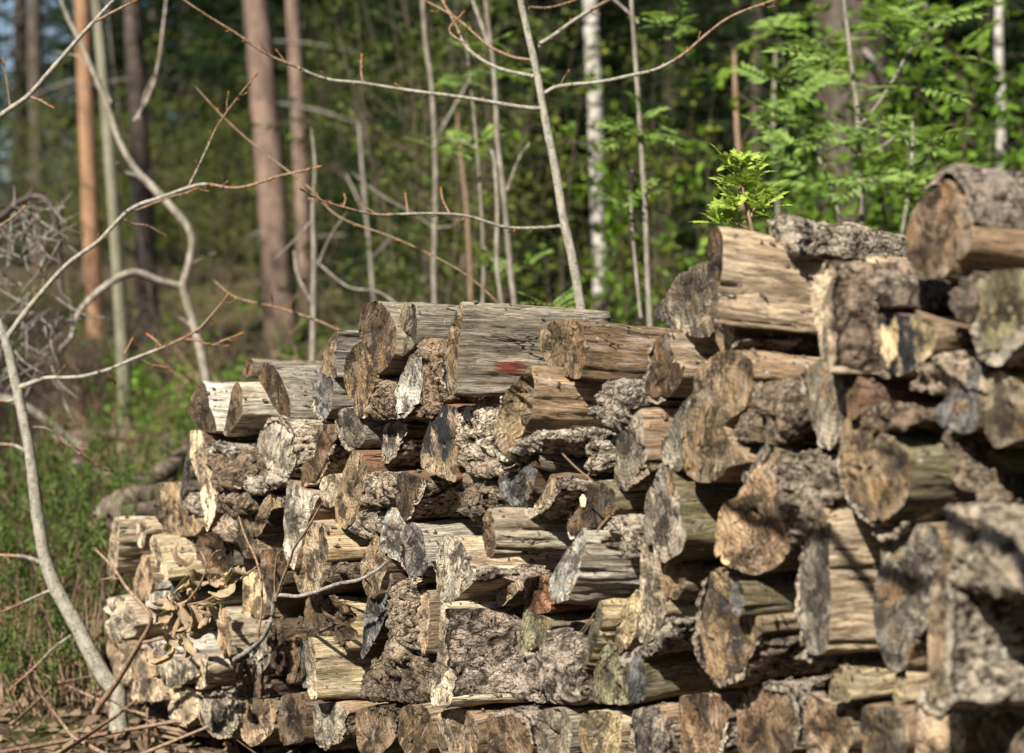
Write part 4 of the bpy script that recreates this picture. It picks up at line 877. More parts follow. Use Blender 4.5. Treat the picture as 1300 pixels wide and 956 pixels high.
ROW = r"""
split_log | pale split log end low on the left under the squat pale end | 214,876 236,872 250,880 254,905 236,922 214,912 | 0.07 | P | P |
round_log | grey bark log at ground level left, below the log with the long striped side | 258,882* 282,876* 302,884* 306,915* 288,938* 262,930* 252,905* | 0.06 | G | G | bark='c',bcol='c'
split_log | tan wedge at ground level below the dark bark log on the left | 308,890 334,884 352,892 346,930 322,948 306,936 | 0.10 | T | T |
split_log | dark brown squarish end in the lowest row under the whitish leaning slab | 355,880 386,876 392,900 388,944 358,950 350,920 | 0.06 | D | B |
split_log | grey half-round end in the lowest row under the yellow-sided log | 394,892 428,888 446,900* 440,936* 418,958* 396,940 | 0.07 | G | T | bcol='c'
round_log | furrowed bark log in the lowest row left of the dark wide bark log's foot | 448,898* 476,892* 500,902* 504,940 480,968 450,955 | 0.07 | B | B | bcol='d',amp=.018
split_log | ochre split end in the lowest row under the dark wide bark log | 506,894 540,892 552,915 546,958 520,972 502,940 | 0.14 | O | T |
split_log | broad tan end in the lowest row under the large flaky bark log's left half | 556,900 592,896 612,920 604,972 566,980 552,940 | 0.12 | T | T | checks=3
round_log | reddish flaky bark log in the lowest row under the large flaky bark log's right half | 614,904* 650,896* 676,912* 680,955 650,985 616,970 | 0.13 | B | B | bark='p',bcol='p'
split_log | grey slab in the lowest row under the smaller flaky bark log | 682,898 716,896 730,915 724,965 694,985 678,950 | 0.07 | G | G |
split_log | pale straw end in the lowest row under the olive-grey mossy end | 736,900 775,898 794,918 788,975 752,985 732,945 | 0.10 | Y | P |
split_log | dark stained half-round in the lowest row under the blue-grey and olive end | 798,898 832,894 850,905* 856,945* 838,980* 804,985* | 0.09 | G | T | stain=.5,bcol='c'
split_log | brown end with a bark rim in the lowest row under the large stained end | 858,882 884,876 918,880 930,905* 926,955* 896,985* 862,970 | 0.07 | B | T | bcol='l'
round_log | thick furrowed bark log in the lowest row right of the large stained end's foot | 934,874* 968,862* 1008,868* 1020,905* 1008,960 960,990 932,950 | 0.05 | B | B | bcol='c',amp=.018
split_log | tan triangular end in the lowest row below the thin dark bark strips | 1024,872 1050,892 1078,896 1088,940 1060,985 1026,975 1016,920 | 0.07 | T | T |
split_log | grey-gold end in the lowest row under the broad end crossed by the shadow | 1092,892 1130,894 1152,896 1160,940 1140,985 1098,985 1088,930 | 0.15 | O | T | stain=.3
round_log | pale bark log in the lowest row right of the yellow-green end | 1158,880* 1172,870* 1180,897* 1220,897 1232,940 1210,990 1162,985 | 0.11 | T | T | bcol='l'
round_log | brown furrowed log in the lowest row in the bottom right corner | 1236,900* 1280,893* 1330,905* 1345,950 1310,1000 1240,990 | 0.13 | B | B | bcol='c',amp=.02
"""
build_pile(PILE, ROW)

# ------------------------------------------------------------------ ground
def mat_ground():
    t = NT("forest_floor")
    co = t.coord()
    n = t.noise(co, 3, 6, .6); n2 = t.noise(co, 30, 5, .7); n3 = t.noise(co, .5, 3, .5); n4 = t.noise(co, 120, 3, .6)
    c = t.mix(t.ramp(n2, .35, .65), (.035, .024, .016), (.125, .088, .056))
    c = t.mix(t.ramp(n4, .5, .7, 0, .8), c, (.30, .23, .15))
    c = t.mix(t.ramp(n, .54, .66, 0, .7), c, (.040, .060, .014))
    c = t.mix(t.ramp(n3, .56, .66, 0, .6), c, (.050, .080, .016))
    t.bump(t.math('ADD', n2, n4), .9, .03)
    return t.done(c, .95, .05)

def build_ground():
    ys = np.concatenate([np.linspace(-6, 12, 110), np.linspace(12.4, 60, 70), np.linspace(64, 420, 18)])
    xs = np.concatenate([np.linspace(-260, -14, 14), np.linspace(-13, 13, 110), np.linspace(14, 260, 14)])
    Xg, Yg = np.meshgrid(xs, ys)
    Z = ground_z(Xg, Yg)
    V = np.stack([Xg.ravel(), Yg.ravel(), Z.ravel()], 1)
    o = obj("ground", mesh_from("ground", V, grid_faces(len(ys), len(xs), False, True), (mat_ground(),)))
    o["kind"] = "structure"
build_ground()

# ------------------------------------------------------------------ leaves in bulk
def rand_unit(rs, n):
    v = rs.normal(size=(n, 3)); return v/np.linalg.norm(v, axis=1, keepdims=True)

def leaf_cloud(name, C, D, size, mat, seed=0, width=.5, fold=.18, nrm=None):
    """one small folded leaf (four triangles as two quads) at each point C pointing along D"""
    rs = np.random.RandomState(seed)
    n = len(C)
    D = D/np.maximum(np.linalg.norm(D, axis=1, keepdims=True), 1e-9)
    up = rand_unit(rs, n)*.8 + np.array([0, -.25, .75]) if nrm is None else nrm
    side = np.cross(D, up); side /= np.maximum(np.linalg.norm(side, axis=1, keepdims=True), 1e-9)
    nn = np.cross(side, D)
    s = (size*rs.uniform(.65, 1.25, n))[:, None]
    b = C; tip = C + D*s - nn*s*.12
    mid = C + D*s*.5 - nn*s*fold
    l = C + D*s*.45 + side*s*width*.5
    r = C + D*s*.45 - side*s*width*.5
    V = np.stack([b, l, tip, mid, r], 1).reshape(-1, 3)
    i = np.arange(n)[:, None]*5
    F = np.concatenate([i+[0, 3, 2, 1], i+[0, 4, 2, 3]], 1).reshape(-1, 4)
    me = bpy.data.meshes.new(name)
    me.vertices.add(len(V)); me.vertices.foreach_set("co", V.ravel())
    me.loops.add(F.size); me.loops.foreach_set("vertex_index", F.ravel().astype(np.int32))
    me.polygons.add(len(F)); me.polygons.foreach_set("loop_start", np.arange(0, F.size, 4, dtype=np.int32))
    me.materials.append(mat); me.update(calc_edges=True); me.validate()
    return me

L_BRIGHT = mat_leaf("young_leaf_bright", (.030, .075, .009), (.150, .250, .026), .36)
L_YELLOW = mat_leaf("young_leaf_yellowish", (.035, .055, .009), (.165, .190, .024), .34)
L_OLIVE = mat_leaf("leaf_olive", (.026, .046, .010), (.095, .122, .022), .3)
L_ROWAN = mat_leaf("rowan_leaf", (.085, .150, .032), (.20, .285, .07), .4)
L_LIME = mat_leaf("sprout_leaf", (.19, .28, .045), (.36, .44, .08), .42)
L_HEATH = mat_leaf("heather_leaf", (.035, .070, .013), (.085, .140, .026), .3)
L_NEEDLE = mat_leaf("spruce_needles", (.004, .010, .003), (.016, .029, .009), .10)
L_PINE = mat_leaf("pine_needles", (.025, .045, .016), (.06, .085, .03), .15)
B_GREY = mat_plain_bark("sapling_bark", (.17, .16, .125), (.30, .28, .225), (.46, .44, .38), 70, .5, (90, .62))
B_TWIG = mat_plain_bark("twig_bark", (.15, .085, .05), (.27, .19, .13), (.36, .29, .22), 120, .3)
B_BUD = mat_plain_bark("bud_scales", (.20, .07, .02), (.34, .15, .045), (.42, .22, .08), 300, .5)
B_PALE = mat_plain_bark("pale_stem_bark", (.13, .118, .092), (.245, .225, .185), (.08, .066, .05), 40, .4)
B_OLIVE = mat_plain_bark("aspen_bark", (.095, .092, .060), (.165, .158, .112), (.22, .21, .16), 18, .3)
B_PINE_O = mat_plain_bark("pine_bark", (.16, .090, .052), (.26, .150, .088), (.075, .052, .040), 9, .35)
B_PINE_G = mat_plain_bark("pine_lower_bark", (.14, .105, .085), (.26, .20, .165), (.33, .22, .15), 9, .3)
B_PINE_P = mat_plain_bark("pine_pink_bark", (.095, .066, .052), (.185, .130, .100), (.050, .038, .031), 14, .35)
B_SPRUCE = mat_plain_bark("spruce_bark", (.045, .036, .03), (.085, .068, .055), (.03, .024, .02), 12, .4)
B_BIRCH = mat_plain_bark("birch_bark", (.27, .255, .225), (.38, .365, .33), (.16, .148, .13), 10, 2.0, (9, .52))
B_DEAD = mat_plain_bark("dead_grey_wood", (.12, .108, .092), (.25, .228, .196), (.07, .06, .05), 40, .25)
B_BROWN = mat_plain_bark("fallen_wood", (.075, .055, .042), (.17, .130, .102), (.045, .034, .027), 20, .25)

# ------------------------------------------------------------------ saplings traced by eye, each at its own distance
def px_curve(pts, d, dd=0.0, n=5, jit=.0):
    """pts: (x, y, width) photo pixels -> 3-D points and radii at depth d (+dd along the curve)"""
    P = spline([Vector((p[0], p[1], p[2])) for p in pts], n)
    k = len(P); out, rad = [], []
    for i, p in enumerate(P):
        dep = d + dd*(i/(k-1))**1.2
        out.append(at(p.x, p.y, dep)); rad.append(max(.0006, p.z*.5*dep/KPX))
    return out, rad

def bud_at(mb, p, dr, size):
    dr = Vector(dr).normalized()
    mb.tube([p, p+dr*size*.35, p+dr*size*.75, p+dr*size], [size*.12, size*.2, size*.14, size*.02], 5)

def sapling(name, label, cat, d, trunk, branches, mat=None, tmat=None, buds=True, bud_size=.012, to_ground=True, group=None, dd=0.0, seg=8):
    mat = mat or B_GREY; tmat = tmat or mat
    P, r = px_curve([(a, b, c*.85) for a, b, c in trunk], d, dd, 7)
    if to_ground:
        b = P[0]; g = gz(b.x, b.y)-.05
        if b.z > g:
            P = [Vector((b.x + (b.x-P[3].x)*.3, b.y, g)), b.lerp(Vector((b.x, b.y, g)), .4)] + P
            r = [r[0]*1.25, r[0]*1.08] + r
    m = MB(); m.tube(P, r, seg+2, rough=.06)
    base = P[0].copy()
    root = empty(name, base, label, cat, group)
    def add(nm, mesh, parent=root):
        o = obj(nm, mesh, parent)
        if parent is root: o.matrix_parent_inverse = Matrix.Translation(-base)
        return o
    add("trunk", m.mesh("trunk", (mat,)))
    bm = MB()
    for br in branches:
        pts, bdd = br[0], br[1]
        P, r = px_curve([(a+R.uniform(-1.8, 1.8), b+R.uniform(-1.8, 1.8), c*.85) for a, b, c in pts], d, bdd, 6)
        m = MB(); kc = max(3, int(len(P)*.6)) if buds else len(P)
        m.tube(P[:kc], r[:kc], seg, rough=.08)
        if kc < len(P): m.tube(P[kc-1:], r[kc-1:], seg, 1, rough=.08)
        if buds and len(P) > 20:
            for i in range(6, len(P)-2, 4):
                if R.random() < .55: continue
                t = (P[i+1]-P[i-1]).normalized(); sd = t.cross(Vector((R.uniform(-1, 1), R.uniform(-1, 1), R.uniform(-1, 1)))).normalized()
                L_ = R.uniform(.012, .045); e1 = P[i]+(t*.7+sd)*L_*.5; e2 = e1+(t*.9+sd*.6+Vector((0, 0, .3)))*L_*.5
                m.tube([P[i], e1, e2], [.0016, .0013, .0007], 5, 1); bud_at(bm, e2-(e2-e1)*.3, e2-e1, bud_size*.9)
        o = add("branch", m.mesh("branch", (tmat if len(br) < 3 else br[2], B_TWIG)))
        if buds:
            k = len(P)
            for i in range(4, k, 3):
                t = (P[i]-P[i-1]).normalized()
                sd = t.cross(Vector((R.uniform(-1, 1), R.uniform(-1, 1), R.uniform(-1, 1)))).normalized()
                bud_at(bm, P[i]+sd*r[i]*.6, t*.8+sd*.7, bud_size*R.uniform(.6, 1.1))
            bud_at(bm, P[-1]-(P[-1]-P[-2])*.3, P[-1]-P[-2], bud_size*1.5)
    if buds and bm.f:
        o = add("buds", bm.mesh("buds", (B_BUD,))); o["kind"] = "stuff"
    return root, add

# alder-like sapling in front of the pile's left end
sapling("sapling", "smooth grey sapling with budded bare branches leaning at the left edge before the pile", "sapling", 4.35,
    [(150, 880, 25), (128, 852, 24), (95, 790, 22), (62, 725, 20), (48, 655, 18), (38, 575, 16), (22, 495, 15), (7, 432, 13), (-12, 380, 11), (-40, 290, 9)],
    [([(8, 432, 9), (40, 385, 8), (85, 338, 7), (125, 306, 6.5), (165, 268, 6), (205, 250, 5.5), (240, 236, 5), (262, 234, 4.5), (290, 239, 4), (318, 236, 4), (350, 223, 3.6), (378, 219, 3.2), (402, 213, 2.6)], -.12),
     ([(238, 236, 4), (252, 214, 3.6), (262, 188, 3.2), (275, 160, 2.8), (295, 130, 2.4), (322, 98, 2)], -.1),
     ([(154, 276, 3.6), (170, 285, 3.2), (188, 288, 3), (205, 297, 2.2)], .06, B_TWIG),
     ([(170, 268, 3), (215, 251, 3), (232, 246, 3), (245, 242, 2.2)], .04, B_TWIG),
     ([(57, 358, 3), (55, 348, 2.6), (51, 338, 2)], -.03, B_TWIG),
     ([(24, 492, 9), (36, 487, 8), (60, 481, 6), (98, 477, 5.5), (135, 470, 5), (170, 456, 4.6), (205, 440, 4.2), (235, 430, 3.8), (252, 416, 3.4), (268, 398, 3), (288, 377, 2.4)], -.1),
     ([(235, 431, 3.4), (250, 432, 3), (268, 437, 2.8), (285, 433, 2.4), (302, 426, 2)], .02, B_TWIG),
     ([(154, 463, 2.6), (160, 450, 2.6), (165, 434, 2)], .03, B_TWIG), ([(134, 470, 2.6), (140, 480, 2.4), (146, 485, 2)], .03, B_TWIG),
     ([(206, 441, 2.6), (198, 433, 2.6), (190, 427, 2.2)], .03, B_TWIG), ([(178, 456, 2.6), (190, 462, 2.4), (208, 466, 2)], .03, B_TWIG),
     ([(38, 577, 7), (25, 570, 6), (10, 566, 5), (-15, 563, 4)], .08, B_DEAD),
     ([(40, 542, 4.5), (62, 546, 4), (84, 560, 3.6), (102, 578, 3), (118, 588, 2.6), (132, 596, 2)], .12, B_DEAD),
     ([(62, 722, 8), (50, 714, 7), (30, 708, 5.5), (0, 706, 4.5), (-30, 700, 4)], .1, B_DEAD),
     ([(64, 748, 5), (45, 757, 4.2), (20, 770, 3.6), (-10, 782, 3)], -.1), 
     ([(92, 808, 4.5), (70, 822, 4), (45, 845, 3.6), (15, 872, 3)], -.15, B_DEAD),
     ([(24, 508, 5), (8, 508, 4), (-12, 506, 3)], .1)])

# bare budded branch that reaches in at the top left corner
def loose_branch(name, label, d, main, subs, mat=B_GREY, dd=0.0, cat="branch", bud_size=.012, buds=True):
    P, r = px_curve(main, d, dd, 7)
    m = MB(); m.tube(P, r, 8, rough=.07)
    base = P[0].copy(); root = empty(name, base, label, cat)
    def add(nm, me):
        o = obj(nm, me, root); o.matrix_parent_inverse = Matrix.Translation(-base); return o
    add("stem", m.mesh("stem", (mat,)))
    bm = MB()
    for s_ in subs:
        Q, rq = px_curve(s_, d, R.uniform(-.05, .05), 5)
        m = MB(); m.tube(Q, rq, 6, rough=.1); add("twig", m.mesh("twig", (B_TWIG,)))
        bud_at(bm, Q[-1], Q[-1]-Q[-2], bud_size*1.4)
        bud_at(bm, Q[len(Q)//2], (Q[-1]-Q[0]).normalized()+Vector((.3, 0, .5)), bud_size)
    for i in range(5, len(P), 5):
        if buds: bud_at(bm, P[i], (P[i]-P[i-1]).normalized()+Vector((R.uniform(-1, 1), 0, R.uniform(-1, 1))), bud_size)
    if bm.f: add("buds", bm.mesh("buds", (B_BUD,)))["kind"] = "stuff"
    return root, add
loose_branch("bare_branch", "bare budded branch slanting up through the top left corner", 4.1,
    [(-60, 190, 9), (0, 147, 7), (35, 122, 6), (62, 92, 6), (90, 60, 5.5), (115, 32, 5), (148, -4, 4.5), (190, -50, 4)],
    [[(118, 28, 4), (132, 22, 3.6), (146, 14, 3.4), (168, 3, 2.6)], [(13, 135, 3), (10, 112, 2.6), (5, 80, 2.2)], [(37, 122, 3), (50, 127, 2.6), (63, 134, 2)], [(-20, 300, 3), (8, 282, 2.6), (28, 266, 2.2)]])

# aspen sapling behind the pile's middle
sapling("sapling", "slender pale sapling with bare side branches rising behind the middle of the pile", "sapling", 4.3,
    [(742, 430, 15), (738, 395, 14.5), (728, 335, 14), (716, 280, 13.5), (705, 215, 13), (692, 150, 12), (680, 85, 11), (665, 20, 10), (652, -40, 9)],
    [([(692, 140, 7), (660, 134, 6), (590, 125, 5.6), (520, 116, 5.2), (460, 106, 5), (415, 99, 4.8), (372, 82, 4.6), (340, 68, 4.2), (300, 42, 4), (262, 20, 3.6), (222, -6, 3.2)], -.25),
     ([(714, 288, 6), (680, 289, 5), (640, 287, 4.6), (590, 273, 4.2), (540, 271, 4), (480, 274, 3.8), (440, 266, 3.4), (405, 252, 3), (385, 240, 2.6)], -.3),
     ([(684, 56, 7), (705, 42, 6), (735, 22, 5.5), (775, 0, 5), (800, -14, 4.5)], .2),
     ([(688, 118, 6.5), (710, 109, 5.6), (758, 104, 5.2), (800, 97, 5), (835, 88, 4.6), (868, 70, 4.2), (898, 45, 4), (930, 20, 3.6), (985, -2, 3.2)], -.1),
     ([(676, 97, 5.5), (640, 88, 5), (612, 78, 4.8), (592, 58, 4.4), (582, 35, 4), (566, 8, 3.6), (556, -12, 3)], .12),
     ([(676, 78, 4.5), (650, 72, 4), (618, 58, 3.4), (590, 30, 3), (570, 18, 2.6), (540, 0, 2.2)], .25, B_TWIG),
     ([(672, 10, 4), (700, 10, 3.4), (730, 0, 2.8)], .1, B_TWIG),
     ([(460, 107, 3), (458, 90, 2.6), (459, 74, 2)], .03, B_TWIG), ([(594, 60, 3), (572, 38, 2.6), (588, 16, 2)], .05, B_TWIG),
     ([(573, 273, 3), (564, 256, 2.6), (560, 243, 2)], .03, B_TWIG), ([(518, 271, 2.6), (515, 258, 2.4), (516, 249, 2)], .03, B_TWIG),
     ([(436, 264, 2.6), (438, 254, 2.4), (438, 247, 2)], .03, B_TWIG)], mat=B_GREY, bud_size=.011)

# thin red-brown budded shoot dipping across the left middle
loose_branch("bare_shoot", "thin reddish budded shoot drooping across the blurred background left of the middle", 4.6,
    [(246, 108, 1.6), (285, 150, 2.0), (330, 190, 2.3), (390, 236, 2.6), (430, 275, 2.6), (500, 302, 2.4), (560, 330, 2.2), (600, 355, 2.0), (640, 392, 2)],
    [[(390, 252, 2.4), (402, 254, 2.2), (414, 256, 2)]], mat=B_TWIG)
loose_branch("bare_shoot", "thin budded shoot just above the small half-moon log at the left", 4.75,
    [(270, 355, 2.6), (300, 378, 3), (350, 390, 3.2), (400, 406, 3.2), (450, 428, 3)],
    [[(346, 388, 2.2), (345, 378, 2)], [(372, 397, 2.2), (371, 388, 2)]], mat=B_TWIG)

# stems behind the pile
def stem(label, d, pts, subs=(), mat=B_PALE, group=None, name="sapling"):
    return sapling(name, label, "sapling", d, pts, [(s_, R.uniform(-.3, .3)) for s_ in subs], mat=mat, buds=False, group=group, seg=6)
stem("paired thin pale stems side by side left of the central sapling", 6.0,
    [(655, 400, 9), (648, 340, 9), (640, 250, 8.5), (632, 180, 8), (628, 100, 7.5), (620, 30, 7), (614, -20, 6)],
    [[(636, 395, 7), (631, 330, 7), (630, 260, 6.5), (628, 205, 6), (622, 190, 5)], [(622, 60, 5), (612, 30, 5), (600, 0, 4.5)], [(642, 240, 4), (660, 200, 3.6), (672, 180, 3)]])
rw2, rw2add = stem("thin pale rowan stem with a few leaves right of the central sapling", 5.4,
    [(826, 425, 9), (822, 350, 9), (820, 280, 8.5), (815, 200, 8), (810, 120, 7.5), (805, 50, 7), (800, -20, 6)],
    [[(812, 30, 4), (790, 10, 4), (770, -8, 3.4)], [(812, 405, 5), (806, 330, 5), (802, 260, 4.6), (803, 215, 4)]])
stem("thin grey stem with a kink left of the paired stems", 7.5,
    [(552, 400, 8), (551, 340, 8), (553, 250, 7.5), (552, 180, 7.5), (548, 110, 7), (540, 50, 6.5), (536, -10, 6)],
    [[(552, 180, 4), (575, 140, 4), (600, 95, 3.4)], [(552, 290, 5), (520, 270, 4.4), (480, 245, 4), (440, 215, 3.4)], [(552, 290, 3), (575, 285, 2.6), (590, 270, 2)]])
stem("short pale forked stem above the grey top logs on the left", 6.4,
    [(397, 470, 10), (398, 400, 9.5), (399, 330, 8.5), (397, 270, 7), (400, 210, 5), (395, 160, 4)],
    [[(398, 350, 4), (420, 300, 3.4), (440, 270, 3)], [(398, 390, 5), (380, 350, 4.4), (372, 320, 3.4)], [(399, 330, 3.4), (440, 365, 3.4), (480, 368, 3), (510, 390, 3)], [(397, 280, 3), (378, 300, 2.6), (350, 330, 2)]])
stem("faint thin stem half hidden behind the shoots left of the middle", 9.0,
    [(598, 400, 6), (596, 330, 6), (592, 260, 5.5), (585, 200, 5), (580, 140, 4)], [[(594, 300, 3), (610, 270, 2.6)]], mat=B_TWIG)
stem("faint brown stem above the tall dark brown log end", 9.5,
    [(478, 420, 6), (470, 330, 6), (462, 240, 5.5), (455, 150, 5)], [[(466, 280, 3), (440, 220, 3)], [(470, 330, 3), (500, 300, 2.6)]], mat=B_DEAD)
stem("faint reddish stem left of the rowan at the right", 8.0,
    [(946, 330, 9), (940, 230, 8.5), (935, 150, 8), (932, 60, 7)], [[(938, 190, 4), (960, 150, 3.4)]], mat=B_TWIG)
stem("slim pale stem among the leaves between the rowan stems", 8.5,
    [(990, 320, 7), (985, 240, 7), (982, 150, 6.5), (985, 60, 6)], [[(984, 200, 4), (1000, 160, 3.4)]])
# ------------------------------------------------------------------ rowan with compound leaves
def compound_leaf(C, D, L, seed):
    """points and directions of the leaflets of one feathered leaf"""
    rs = np.random.RandomState(seed)
    D = np.array(D, float); D /= np.linalg.norm(D)
    up = np.array([rs.uniform(-.5, .5), rs.uniform(-.6, .1), 1.0])
    S = np.cross(D, up); S /= np.linalg.norm(S); U = np.cross(S, D)
    pts, dirs, nn = [], [], []
    for k in range(6):
        t = .18 + .76*k/5
        p = C + D*L*t - U*L*.22*t*t
        for sgn in (-1, 1):
            pts.append(p); dirs.append(S*sgn*.9 + D*.55 - U*.12); nn.append(U)
    pts.append(C + D*L - U*L*.22); dirs.append(D - U*.3); nn.append(U)
    return pts, dirs, nn

def rowan_foliage(nodes, mat, L=.10, per=4, seed=1):
    """nodes: 3-D points that carry a tuft of compound leaves each"""
    rs = np.random.RandomState(seed)
    P, D, N = [], [], []
    for i, c in enumerate(nodes):
        for k in range(per):
            a = rs.uniform(0, 6.283); e = rs.uniform(-.2, .9)
            e += .45*(mat is L_LIME)
            d = np.array([math.cos(a)*math.cos(e), math.sin(a)*math.cos(e), math.sin(e)])
            p, dd, nn = compound_leaf(np.array(c), d, L*rs.uniform(.7, 1.2), seed*997+i*31+k)
            P += p; D += dd; N += nn
    P = np.array(P); D = np.array(D); N = np.array(N)
    return leaf_cloud("foliage", P, D, L*(.52 if mat is L_LIME else .36), mat, seed, .46 if mat is L_LIME else .38, .06, N + .25*rand_unit(rs, len(N)))

def scatter_nodes(spots, d, n, sx, sy, sd, seed):
    rs = random.Random(seed); out = []
    for (x, y) in spots:
        for _ in range(n):
            out.append(at(x+rs.gauss(0, sx), y+rs.gauss(0, sy), d+rs.gauss(0, sd)))
    return out

rr_, radd = sapling("rowan", "young rowan with feathery leaves and forked pale stem at the upper right behind the pile", "sapling", 5.6,
    [(1094, 330, 9), (1093, 255, 9), (1091, 190, 8.5), (1088, 140, 8), (1082, 90, 7), (1076, 40, 6), (1070, -10, 5)],
    [([(1092, 163, 6), (1110, 138, 5.5), (1135, 100, 5), (1160, 60, 4.4), (1200, 25, 4)], -.1),
     ([(1092, 200, 4), (1070, 182, 3.6), (1050, 170, 3)], .2), ([(1092, 205, 4), (1120, 185, 3.6), (1150, 168, 3), (1190, 160, 2.6)], .2),
     ([(1144, 300, 6), (1155, 240, 5.5), (1160, 190, 5), (1158, 150, 4)], .1), ([(1070, 290, 5), (1055, 240, 4.5), (1035, 190, 4), (1015, 160, 3.4)], .3)],
    mat=B_PALE, buds=False)
spots = [(980, 95), (1000, 130), (990, 160), (1030, 150), (1060, 180), (1010, 200), (1050, 235), (1110, 230), (1150, 210), (1190, 180), (1170, 130), (1200, 90), (1140, 60),
         (1120, 20), (1180, 40), (1210, 20), (1150, 250), (1075, 60), (1060, 110), (1130, 170), (1030, 215), (1180, 230), (970, 60), (1040, 60)]
o = radd("foliage", rowan_foliage(scatter_nodes(spots[::1], 5.7, 1, 10, 9, .3, 3), L_ROWAN, .150, 5, 4))
rw2add("foliage", rowan_foliage(scatter_nodes([(808, 163), (835, 168), (842, 28), (806, 258), (870, 30), (790, 175)], 5.4, 2, 9, 6, .05, 6), L_ROWAN, .10, 3, 7))
_, radd3 = sapling("rowan", "slender rowan shoot with tufts of leaves above the red-painted log", "sapling", 6.2,
    [(612, 400, 5), (614, 330, 5), (610, 250, 4.5), (604, 170, 4), (596, 90, 3.6), (590, 40, 3)], [([(606, 190, 3), (585, 180, 2.6), (565, 176, 2)], 0), ([(612, 310, 3), (628, 330, 2.6), (650, 345, 2)], 0)], mat=B_PALE, buds=False)
radd3("foliage", rowan_foliage(scatter_nodes([(650, 72), (600, 66), (585, 95), (575, 180), (600, 190), (618, 175), (640, 350), (612, 345), (660, 90)], 6.2, 2, 10, 8, .08, 8), L_ROWAN, .10, 3, 9))
_, radd4 = sapling("rowan", "low rowan tuft just above the log tops right of the paired stems", "sapling", 5.0,
    [(708, 440, 4), (706, 400, 4), (704, 385, 3.4)], [([(704, 392, 3), (712, 384, 2.4)], 0)], mat=B_PALE, buds=False)
radd4("foliage", rowan_foliage(scatter_nodes([(706, 392), (722, 396)], 5.0, 2, 5, 4, .03, 12), L_ROWAN, .09, 3, 13))
# lime-green sprout growing up through the pile
_, radd5 = sapling("rowan_sprout", "small lime-green leafy sprout growing up behind the long smooth pale log", "sprout", 3.02,
    [(958, 330, 6), (956, 300, 5.5), (950, 270, 5), (944, 245, 4.4), (942, 215, 3.6), (942, 205, 3)],
    [([(952, 275, 4), (960, 262, 3.6), (968, 250, 3)], .03), ([(955, 292, 4), (938, 284, 3.4), (926, 280, 3)], -.03), ([(946, 250, 3), (936, 232, 2.6), (930, 212, 2)], .02)],
    mat=B_TWIG, buds=False, to_ground=True)
radd5("foliage", rowan_foliage(scatter_nodes([(942, 210), (930, 212), (946, 228), (955, 236), (968, 248), (960, 262), (942, 262), (925, 282), (916, 284), (936, 270), (966, 278), (950, 246)], 3.02, 1, 4, 3, .02, 15), L_LIME, .036, 6, 16))

# ------------------------------------------------------------------ big trunks
def trunk_tree(name, label, d, pts, mat, seg=14, tip=9.0, stubs=0, mat_hi=None, crown=None, group=None):
    """pts bottom to top in photo pixels; carried on above the frame and down to the ground"""
    P, r = px_curve(pts, d, 0, 6)
    top = P[-1]; dirv = (P[-1]-P[-7]).normalized()
    for k in range(1, 7):
        P.append(top + dirv*(tip*k/6) + Vector((R.uniform(-.05, .05), 0, 0))); r.append(r[len(pts)*6-6 if False else -1]*(.93 if k < 5 else .75))
    b = P[0]; g = gz(b.x, b.y)-.1
    base = Vector((b.x-(P[1].x-b.x), b.y, min(g, b.z-.05)))
    P = [base, base.lerp(b, .25)]+P; r = [r[0]*1.5, r[0]*1.15]+r
    m = MB(); m.tube(P, r, seg, rough=.05)
    root = empty(name, base, label, "tree", group)
    def add(nm, me):
        o = obj(nm, me, root); o.matrix_parent_inverse = Matrix.Translation(-base); return o
    add("trunk", m.mesh("trunk", (mat,)))
    for k in range(stubs):
        i = R.randint(6, len(P)-6); p = P[i]
        a = R.uniform(0, 6.28); dr = Vector((math.cos(a), math.sin(a)*.5, R.uniform(-.2, .2)))
        L = R.uniform(.3, 1.1)
        m = MB(); m.tube([p, p+dr*L*.5+Vector((0, 0, -.03)), p+dr*L+Vector((0, 0, -.12))], [r[i]*.16, r[i]*.1, r[i]*.03], 5)
        add("dead_branch", m.mesh("dead_branch", (B_DEAD,)))
    if crown:
        rs = np.random.RandomState(len(label))
        z0 = base.z+crown[0]; n = crown[1]
        c = np.stack([base.x + rs.normal(0, 1.1, n), base.y + rs.normal(0, 1.1, n), z0 + rs.uniform(0, 3.5, n)], 1)
        cc = c[rs.randint(0, 60, n)] + rs.normal(0, .22, (n, 3))
        add("crown", leaf_cloud("crown", cc, rand_unit(rs, n)+[0, 0, .4], .16, L_PINE, 3, .12, .02))
    return root
trunk_tree("pine_tree", "orange-barked pine trunk lit on its left side, at the far left of the background", 16, [(122, 400, 23), (116, 300, 22), (110, 150, 20), (104, 0, 19), (98, -60, 18)], B_PINE_O, stubs=3, crown=(7.5, 2500))
trunk_tree("pine_tree", "thick grey-pink pine trunk left of the middle", 15.5, [(356, 400, 42), (350, 320, 39), (343, 220, 37), (334, 110, 35), (325, 0, 32), (320, -60, 31)], B_PINE_P, stubs=4, crown=(7.5, 2500))
trunk_tree("pine_tree", "slimmer pinkish pine trunk right of the thick pine trunk", 17, [(392, 420, 22), (387, 320, 21), (381, 200, 19), (376, 90, 18), (371, 0, 17), (368, -60, 16)], B_PINE_P, stubs=3, crown=(8.5, 2500))
trunk_tree("spruce_tree", "dark straight trunk in shade behind the bent birch", 15, [(190, 420, 27), (184, 300, 25), (178, 180, 24), (171, 60, 23), (166, -40, 21)], B_SPRUCE, stubs=5)
trunk_tree("spruce_tree", "broad black trunk at the top right above the rowan", 11, [(1092, 330, 100), (1086, 200, 96), (1080, 60, 92), (1075, -60, 88)], B_SPRUCE, stubs=2)
